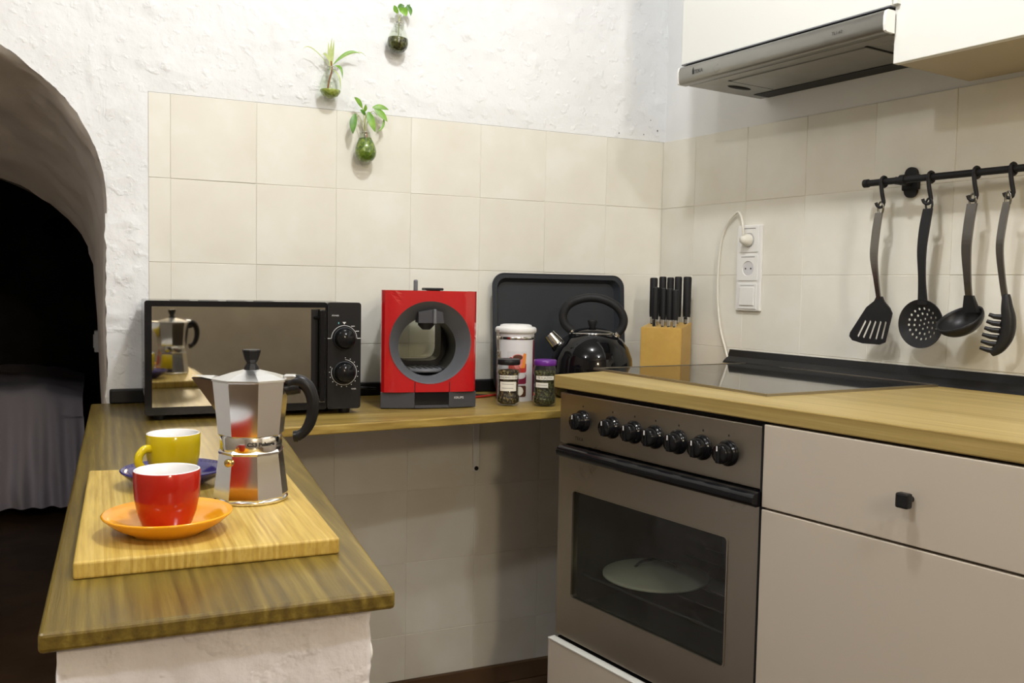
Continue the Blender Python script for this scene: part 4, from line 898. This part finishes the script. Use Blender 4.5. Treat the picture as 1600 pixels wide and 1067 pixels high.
for (x, y, ln, r), lb in zip(kn, kl):
    zt_ = 0.193+0.014*y/0.112; r *= 1.12
    k = thing('kitchen_knife', lb, 'knife', (KB[0]+x*cK-y*sK, KB[1]+x*sK+y*cK, ZS+zt_), KROT, 'knives in the beech block')
    MB().box(-r*0.55, r*0.55, -r*0.9, r*0.9, -0.004, 0.019, 0.001, 1).build('bolster', 'chrome', k)
    MB().tube([(0, 0, 0.018), (0, 0, 0.03), (0, -0.0005, 0.02+ln-0.004), (0, -0.0005, 0.02+ln)], [r*0.92, r, r*1.04, r*0.92], 14).build('handle', 'black_matt', k)
    MB().lathe([(r*0.86, 0.02+ln), (r*0.7, 0.0208+ln), (0, 0.0208+ln)], 14).build('end_cap', 'charcoal', k)
    MB().box(x-0.0018, x+0.0018, y-r*1.4, y+r*1.4, zt_-0.002, zt_+0.0012).build('slot', 'slit', blk)

# ------------------------------------------------------------------ bamboo board, cups, moka pot
t = thing('cutting_board', 'thick bamboo chopping board lying on the bar top', 'chopping board', (-1.446, -1.15, ZS), 0)
L = lambda x, y: (x+1.446, y+1.15)
slab([L(-1.5825, -1.376), L(-1.3225, -1.381), L(-1.309, -0.955), L(-1.571, -0.914)], 0.0, 0.018, 0.003).build('slab', 'bamboo', t)
def cup(loc, label, mat, rot, grp):
    t = thing('espresso_cup', label, 'cup', loc, rot, grp)
    o_ = [(0.018, 0.0), (0.0235, 0.001), (0.0265, 0.006), (0.0305, 0.018), (0.0335, 0.034), (0.0345, 0.050), (0.0345, 0.0625), (0.0340, 0.0633)]
    MB().lathe(o_, 48, cap1=False).build('outside', mat, t)
    MB().lathe([(0.0340, 0.0633), (0.0328, 0.0639), (0.0318, 0.0631), (0.0315, 0.050), (0.0300, 0.030), (0.0255, 0.012), (0.018, 0.006), (0, 0.005)], 48, cap0=False).build('inside', 'white_ceramic', t)
    hp = [(0.0325, 0, 0.046), (0.042, 0, 0.047), (0.050, 0, 0.040), (0.051, 0, 0.030), (0.044, 0, 0.021), (0.0305, 0, 0.016)]
    MB().tube(smooth_path(hp, 6), 0.0042, 12, flat=1.3).build('handle', mat, t); return t
def saucer(loc, label, mat):
    t = thing('saucer', label, 'saucer', loc, 0, 'espresso saucers')
    MB().lathe([(0.0, 0.003), (0.030, 0.003), (0.034, 0.0), (0.038, 0.0), (0.042, 0.0035), (0.056, 0.0105), (0.0668, 0.0200), (0.0677, 0.0218), (0.0662, 0.0228), (0.054, 0.0140), (0.038, 0.0080), (0.027, 0.0065), (0.0, 0.0065)], 56, cap0=False, cap1=False).build('dish', mat, t); return t
saucer((-1.490, -1.291, ZB), 'orange saucer under the red cup at the front of the board', 'orange_ceramic')
cup((-1.4915, -1.297, ZB+0.0066), 'red espresso cup with white inside on the orange saucer', 'red_ceramic', 2.0, 'espresso cups on the bamboo board')
saucer((-1.466, -1.046, ZB), 'indigo saucer under the yellow cup at the back of the board', 'blue_ceramic')
cup((-1.467, -1.050, ZB+0.0066), 'yellow espresso cup with white inside on the indigo saucer', 'yellow_ceramic', -2.62, 'espresso cups on the bamboo board')
t = thing('moka_pot', 'eight-sided aluminium moka pot with a black handle on the bamboo board', 'moka pot', (-1.383, -1.166, ZB), -0.368)
ph = PI/8
def octa(prof, **k): return MB().lathe(prof, 8, smooth=False, phase=ph, **k)
octa([(0.0455, 0.004), (0.0462, 0.007), (0.0395, 0.060), (0.0405, 0.063), (0.0385, 0.066)]).build('boiler', 'alu', t)
MB().lathe([(0.043, 0.0), (0.0452, 0.0015), (0.0455, 0.0045), (0.043, 0.006)], 40).build('foot_ring', 'alu', t)
MB().lathe([(0.0372, 0.064), (0.0378, 0.0655), (0.0378, 0.081), (0.0368, 0.083)], 40).build('collar', 'alu', t)
ub = octa([(0.0385, 0.0825), (0.0405, 0.0845), (0.0470, 0.1500), (0.0474, 0.1515)], cap1=False).build('jug', 'alu', t)
c8 = math.cos(PI/8); s8 = math.sin(PI/8)
rt, rm = 0.0474, 0.0425
a_ = (-rt*c8, rt*s8, 0.1515); b_ = (-rt*c8, -rt*s8, 0.1515); tip = (-0.0745, 0, 0.1535); mid = (-0.0405*c8-0.0015, 0, 0.104)
tl = (-0.0735, 0.003, 0.1535); tr_ = (-0.0735, -0.003, 0.1535)
MB().add([a_, b_, tl, tr_, mid, (-rt*c8+0.004, 0, 0.150)], [(0, 2, 4), (1, 4, 3), (2, 3, 4)]).build('spout', 'alu', t)
lidm = MB()
lidm.lathe([(0.0482, 0.1508), (0.0482, 0.1532), (0.030, 0.1590), (0.010, 0.1640), (0.0, 0.1645)], 8, smooth=False, phase=ph, cap0=False)
lidm.add([(-0.0482*c8, 0.0482*s8, 0.1532), (-0.0482*c8, -0.0482*s8, 0.1532), (-0.0735, 0, 0.1562), (-0.045, 0, 0.1562)], [(0, 2, 3), (1, 3, 2), (0, 3, 1)])
lidm.box(0.040, 0.056, -0.007, 0.007, 0.150, 0.1585, 0.002, 1)
lid_ = lidm.build('lid', 'alu_satin', t)
MB().lathe([(0.0115, 0.1590), (0.0085, 0.1675), (0.0058, 0.1720), (0.0085, 0.1765), (0.0115, 0.1875), (0.0110, 0.1890), (0, 0.1895)], 8, smooth=False, cap0=False).build('lid_knob', 'black_plastic', lid_)
hp = [(0.046, 0, 0.146), (0.058, 0, 0.150), (0.069, 0, 0.144), (0.0755, 0, 0.130), (0.0765, 0, 0.114), (0.073, 0, 0.098), (0.066, 0, 0.086), (0.057, 0, 0.080)]
hr = [0.0075, 0.0085, 0.0085, 0.008, 0.0075, 0.007, 0.0062, 0.0068]
hpp = smooth_path(hp, 5); rr = [hr[min(i//5, 7)]+(hr[min(i//5+1, 7)]-hr[min(i//5, 7)])*(i % 5)/5 for i in range(len(hpp))]
MB().tube(hpp, rr, 12).tube([(0.043, 0, 0.139), (0.052, 0, 0.141), (0.060, 0, 0.142)], [0.0075, 0.0085, 0.0075], 10).tube([(0.057, 0, 0.080), (0.053, 0, 0.0795)], [0.0075, 0.0075], 10).build('handle', 'black_plastic', t)
va = -2.02+0.0
ax = -PI/2+0.368-0.172-0.62
MB().lathe([(0.0042, -0.004), (0.0042, 0.003), (0.0052, 0.0035), (0.0048, 0.0055), (0.002, 0.0065), (0, 0.0065)], 12, mat=T(0.0412*math.cos(ax), 0.0412*math.sin(ax), 0.053) @ Matrix.Rotation(ax+PI/2, 4, 'Z') @ ROTX90).build('safety_valve', 'brass', t)
text('lettering', 'CS3 Pelange', 0.0066, 'ink', t, (0, 0, 0.0745), cyl=0.0382, ang=0.368-0.15+0.34, sx=1.1, bold=0.00025)

# ------------------------------------------------------------------ bulb vases with plants on the wall
def leaf(mbx, base, tipp, wid, bend=(0, 0, 0), n=8, tw=0.0):
    """a leaf blade from base to tip with a curved midrib"""
    b, p = Vector(base), Vector(tipp); md = (b+p)/2+Vector(bend); v = []; f = []
    d = (p-b).normalized(); side = d.cross(Vector((math.sin(tw), -math.cos(tw), 0.25))).normalized()
    for i in range(n+1):
        q_ = i/n; c = b*(1-q_)**2+md*2*q_*(1-q_)+p*q_*q_; w_ = wid*(math.sin(PI*min(1, q_*0.96+0.04))**0.8)*(1.15-0.4*q_)
        dn = Vector((0, 0.12*w_, 0)); v += [c-side*w_+dn, c-dn, c+side*w_+dn]
    for i in range(n):
        a = 3*i; f += [(a, a+1, a+4, a+3), (a+1, a+2, a+5, a+4)]
    o = len(v); v2 = [Vector(q2)+Vector((0, 0.0004, 0)) for q2 in v]
    mbx.add(v, f, True); mbx.add(v2, [t_[::-1] for t_ in f], True)
def bulb(loc, label, tilt, water, level, group='light bulb vases on the wall', flat=True):
    t = thing('bulb_vase', label, 'plant', loc, 0, group); t.rotation_euler = (0, tilt, 0)
    pf = [(0.0, 0.0), (0.010, 0.0012), (0.019, 0.006), (0.0255, 0.015), (0.0278, 0.026), (0.0265, 0.037), (0.0220, 0.050), (0.0165, 0.062), (0.0135, 0.072), (0.0125, 0.078)]
    MB().lathe(pf, 32, cap0=False, cap1=False).build('glass', 'bulb_glass', t)
    wp = [(0, 0.001)]
    for (r0, z0), (r1, z1) in zip(pf[:-1], pf[1:]):
        if z1 <= level: wp.append((r1-0.0012, z1+0.0004))
        else:
            q_ = (level-z0)/(z1-z0); wp.append((r0+(r1-r0)*q_-0.0012, level)); break
    wp.append((0, level)); MB().lathe(wp, 28, cap0=False, cap1=False).build('water_and_roots', water, t)
    w_ = MB().tube([(0.0132*math.cos(a), 0.0132*math.sin(a), 0.076+0.0006*k*0) for k, a in enumerate([2*PI*k/16 for k in range(16)])], 0.0011, 6, closed=True)
    w_.tube([(0, 0.0132, 0.076), (0, 0.024, 0.078), (0, 0.034, 0.080)], 0.0011, 6); w_.build('wire_hook', 'chrome', t); return t
YB = -0.036
t = bulb((-0.927, YB, 1.447), 'bulb vase with murky green water and broad pothos leaves, lowest of three', -0.05, 'moss_green', 0.062)
st = MB()
for e_, m_ in (((-0.022, -0.004, 0.118), (-0.012, 0, 0.115)), ((0.004, 0, 0.122), (0.0, 0, 0.1)), ((0.018, -0.002, 0.128), (0.006, 0, 0.12)), ((0.034, -0.002, 0.12), (0.02, 0, 0.13)), ((-0.004, 0, 0.14), (-0.001, 0, 0.11))):
    st.tube(smooth_path([(0, 0, 0.05), (0, 0, 0.078), m_, e_], 4), 0.0011, 5)
st.build('stems', 'stem', t)
for b_, p_, w_, bn, mt in (((-0.024, -0.004, 0.122), (-0.034, -0.010, 0.070), 0.0095, (-0.006, -0.004, 0), 'leaf_dark'), ((-0.004, 0, 0.138), (-0.026, -0.006, 0.163), 0.0065, (0.002, 0, 0.008), 'leaf'), ((0.004, 0, 0.120), (-0.012, -0.008, 0.132), 0.0055, (0, 0, 0.004), 'leaf_dark'), ((0.0, 0, 0.128), (0.003, -0.006, 0.147), 0.0045, (0.004, 0, 0), 'leaf'),
        ((0.010, -0.004, 0.128), (0.024, -0.012, 0.076), 0.0105, (-0.002, -0.004, 0.004), 'leaf'), ((0.022, -0.002, 0.140), (0.064, -0.006, 0.135), 0.0075, (0.002, 0, 0.009), 'leaf'), ((0.028, -0.002, 0.138), (0.058, -0.010, 0.104), 0.0095, (0.004, 0, 0.004), 'leaf'), ((0.050, -0.002, 0.118), (0.028, -0.004, 0.078), 0.0032, (0.016, 0, -0.010), 'leaf')):
    lm = MB(); leaf(lm, b_, p_, w_, bn); lm.build('leaf', mt, t)
MB().tube(smooth_path([(0.002, -0.004, 0.078), (0.0, -0.012, 0.065), (-0.002, -0.016, 0.05)], 4), 0.0025, 6).build('root', 'root', t)
t = bulb((-1.021, YB, 1.600), 'bulb vase holding a pale spider plant with long arching leaves, leftmost of three', 0.02, 'moss_pale', 0.020)
for b_, p_, w_, bn, mt in (((-0.002, 0, 0.07), (0.0, -0.004, 0.150), 0.0035, (-0.002, 0, 0), 'leaf_pale'), ((0.0, 0, 0.07), (0.006, -0.002, 0.148), 0.0032, (0.001, 0, 0), 'leaf_pale'), ((-0.002, 0, 0.08), (-0.008, -0.002, 0.138), 0.003, (-0.002, 0, 0.004), 'leaf_pale'), ((0.0, 0, 0.075), (-0.076, -0.010, 0.098), 0.0014, (-0.028, 0, 0.062), 'leaf_pale'), ((0.0, 0, 0.085), (-0.024, -0.006, 0.102), 0.0038, (-0.006, 0, 0.026), 'leaf_pale'),
        ((0.004, 0, 0.085), (0.088, -0.010, 0.108), 0.0016, (0.030, 0, 0.050), 'leaf_pale'), ((0.006, 0, 0.085), (0.072, -0.008, 0.118), 0.0042, (0.006, 0, 0.034), 'leaf'), ((0.004, 0, 0.08), (0.026, -0.016, 0.048), 0.0042, (0.012, -0.006, 0.026), 'leaf'), ((0.001, -0.01, 0.07), (0.020, -0.020, 0.022), 0.0022, (0.012, -0.012, 0.012), 'leaf_pale')):
    lm = MB(); leaf(lm, b_, p_, w_, bn, 10); lm.build('leaf', mt, t)
MB().tube(smooth_path([(0.0, 0, 0.092), (0.002, -0.003, 0.07), (-0.004, -0.005, 0.045), (-0.008, -0.004, 0.018)], 4), 0.0022, 6).build('root', 'root', t)
t = bulb((-0.848, YB, 1.732), 'bulb vase half full of dark murky water with small round leaves, highest of three', 0.06, 'moss_dark', 0.038)
st = MB()
for e_ in ((-0.006, 0, 0.105), (0.004, 0, 0.100)): st.tube(smooth_path([(0, 0, 0.035), (0, 0, 0.078), e_], 4), 0.0011, 5)
st.build('stems', 'stem', t)
for b_, p_, w_, bn, mt in (((-0.004, 0, 0.102), (-0.018, -0.006, 0.118), 0.0075, (-0.004, 0, 0.002), 'leaf'), ((0.0, 0, 0.120), (0.014, -0.012, 0.094), 0.012, (0.004, -0.004, 0.004), 'leaf'), ((-0.006, 0, 0.116), (0.010, -0.006, 0.122), 0.007, (0, 0, 0.004), 'leaf_dark'), ((0.018, -0.002, 0.128), (0.028, -0.006, 0.100), 0.0065, (0.006, 0, 0.004), 'leaf_dark'), ((0.012, 0, 0.112), (0.024, -0.004, 0.130), 0.0055, (0.004, 0, 0), 'leaf_dark')):
    lm = MB(); leaf(lm, b_, p_, w_, bn); lm.build('leaf', mt, t)

# ------------------------------------------------------------------ cables
m = MB().tube(smooth_path([(-1.02, -0.10, ZS+0.045), (-0.99, -0.13, ZS+0.040), (-0.95, -0.14, ZS+0.034), (-0.92, -0.12, ZS+0.03)], 5), 0.0035, 8).build('power_cable', 'black_plastic'); tag(m, 'thin black cable between the microwave and the red coffee machine', 'cable')
m = MB().tube(smooth_path([(-0.74, -0.09, ZS+0.026), (-0.70, -0.10, ZS+0.012), (-0.66, -0.11, ZS+0.0045), (-0.62, -0.135, ZS+0.0038)], 5), 0.0035, 8).build('power_cable', 'black_plastic'); tag(m, 'black cable running behind the white tin from the red coffee machine', 'cable')
m = MB().tube(smooth_path([(-0.73, -0.13, ZS+0.0035), (-0.68, -0.15, ZS+0.0035), (-0.63, -0.14, ZS+0.0035), (-0.56, -0.105, ZS+0.0035), (-0.50, -0.13, ZS+0.0035), (-0.47, -0.17, ZS+0.0035)], 5), 0.003, 8).build('red_cable', 'red_wire'); tag(m, 'thin red cable lying on the shelf behind the white tin', 'cable')
m = MB().tube(smooth_path([(-1.318, -1.42, 0.795), (-1.316, -1.45, 0.788), (-1.3135, -1.470, 0.776), (-1.314, -1.470, 0.762), (-1.318, -1.44, 0.750)], 6), 0.0022, 8).build('white_cable', 'white_plastic'); tag(m, 'small loop of white cable sticking out beside the low plaster wall', 'cable')

# ------------------------------------------------------------------ bedroom beyond the arch
t = thing('bed', 'low bed under a rumpled grey-lilac sheet in the dark room beyond the arch', 'bed', (-2.4, 2.5, 0))
MB().box(-1.1, 0.70, 0.05, 1.5, 0.15, 0.52, 0.04, 2).build('mattress', 'sheet', t)
m = MB(); v = []; f = []; NX, NS = 320, 46
prof_ = [(1.45, 0.60)]+[(1.45-1.40*k/14, 0.60) for k in range(1, 15)]+[(0.03, 0.595), (0.01, 0.58), (0.0, 0.555)]+[(-0.01-0.03*k/28, 0.555-0.50*k/28) for k in range(1, 29)]
for i in range(NX+1):
    x = -1.15+1.93*i/NX
    for j, (y, z) in enumerate(prof_):
        dn = max(0, 0.58-z)/0.55
        fo = math.sin(x*74+2.0*math.sin(x*9))*0.022*dn**0.6+noise.noise(Vector((x*9, j*0.1, 0)))*0.05*dn
        hem = 0.07*noise.noise(Vector((x*3.0, 7, 0)))*dn
        top = 0.035*noise.noise(Vector((x*3, y*3, 2)))+0.012*noise.noise(Vector((x*11, y*11, 2)))
        ex = 0.10*max(0, x-0.45)*2
        v.append((x+ex*dn*0.4, y+fo-0.05*dn, max(0.012, z+hem+(top if z > 0.57 else top*(1-dn))-0.25*max(0, x-0.62)*(z > .5))))
for i in range(NX):
    for j in range(len(prof_)-1): a = i*len(prof_)+j; f.append((a, a+1, a+len(prof_)+1, a+len(prof_)))
m.add(v, f, True); m.build('sheet', 'sheet', t)
for x in (-0.9, 0.6): MB().box(x-0.04, x+0.04, 0.2, 0.28, 0, 0.16).build('leg', 'black_matt', t)
o = MB().box(-0.0, 0.028, -0.045, 0.045, -0.045, 0.045, 0.004, 2); t = thing('light_switch', 'small white switch on the dark wall just inside the arch', 'light switch', (-1.566, 1.9, 0.875))
o.build('plate', 'white_plastic', t); MB().box(-0.004, 0.0005, -0.028, 0.028, -0.028, 0.028, 0.002, 1).build('rocker', 'white_plastic', t)
t = thing('wall_ornament', 'dark oval ornament hanging on the far wall of the unlit bedroom', 'ornament', (-1.775, 4.185, 1.455))
MB().lathe([(0.0, 0.03), (0.06, 0.022), (0.085, 0.008), (0.09, 0.0)], 24, mat=ROTX90 @ Matrix.Diagonal((1.0, 0.75, 1, 1))).build('disc', 'slit', t); MB().lathe([(0.018, 0.0), (0.012, 0.045), (0, 0.048)], 12, mat=ROTX90).build('boss', 'black_matt', t)

# ------------------------------------------------------------------ ceiling lamps (above the frame)
ll = ['ceiling bulb lamp nearer the tiled back wall', 'ceiling bulb lamp over the middle of the kitchen', 'ceiling bulb lamp at the left, facing the arch']
for (loc, en), lb in zip(LAMPS, ll):
    t = thing('ceiling_lamp', lb, 'lamp', (loc[0], loc[1], CEIL), 0, 'ceiling lamps')
    MB().lathe([(0.055, -0.0005), (0.055, -0.018), (0.02, -0.024), (0.0, -0.024)], 28, cap0=False).build('ceiling_rose', 'white_plastic', t)
    MB().tube([(0, 0, -0.022), (0, 0, -0.058)], 0.014, 16).build('bulb_holder', 'white_plastic', t)
    ld = bpy.data.lights.new('lamp_light', 'POINT'); ld.energy = en; ld.color = LAMP_COL; ld.shadow_soft_size = 0.05
    lo = bpy.data.objects.new('lamp_light', ld); COL.objects.link(lo); lo.parent = t; lo.location = (0, 0, loc[2]-CEIL)

# warm globe lamp on the wall behind the camera
t = thing('globe_wall_lamp', 'warm globe lamp on the ochre wall behind the camera', 'lamp', (GLOBE_POS[0], -4.298, GLOBE_POS[2]-0.16))
MB().lathe([(0.06, 0.0), (0.06, 0.015), (0.02, 0.03)], 24, mat=Matrix.Rotation(-PI/2, 4, 'X')).build('wall_plate', 'brass', t)
MB().tube(smooth_path([(0, 0.02, 0), (0, 0.12, -0.01), (0, 0.19, 0.01), (0, 0.198, 0.035)], 4), 0.008, 10).build('arm', 'brass', t)
ld = bpy.data.lights.new('globe_light', 'POINT'); ld.energy = GLOBE_W; ld.color = GLOBE_COL; ld.shadow_soft_size = 0.11
lo = bpy.data.objects.new('globe_light', ld); COL.objects.link(lo); lo.parent = t; lo.location = (0, 0.198, 0.16)
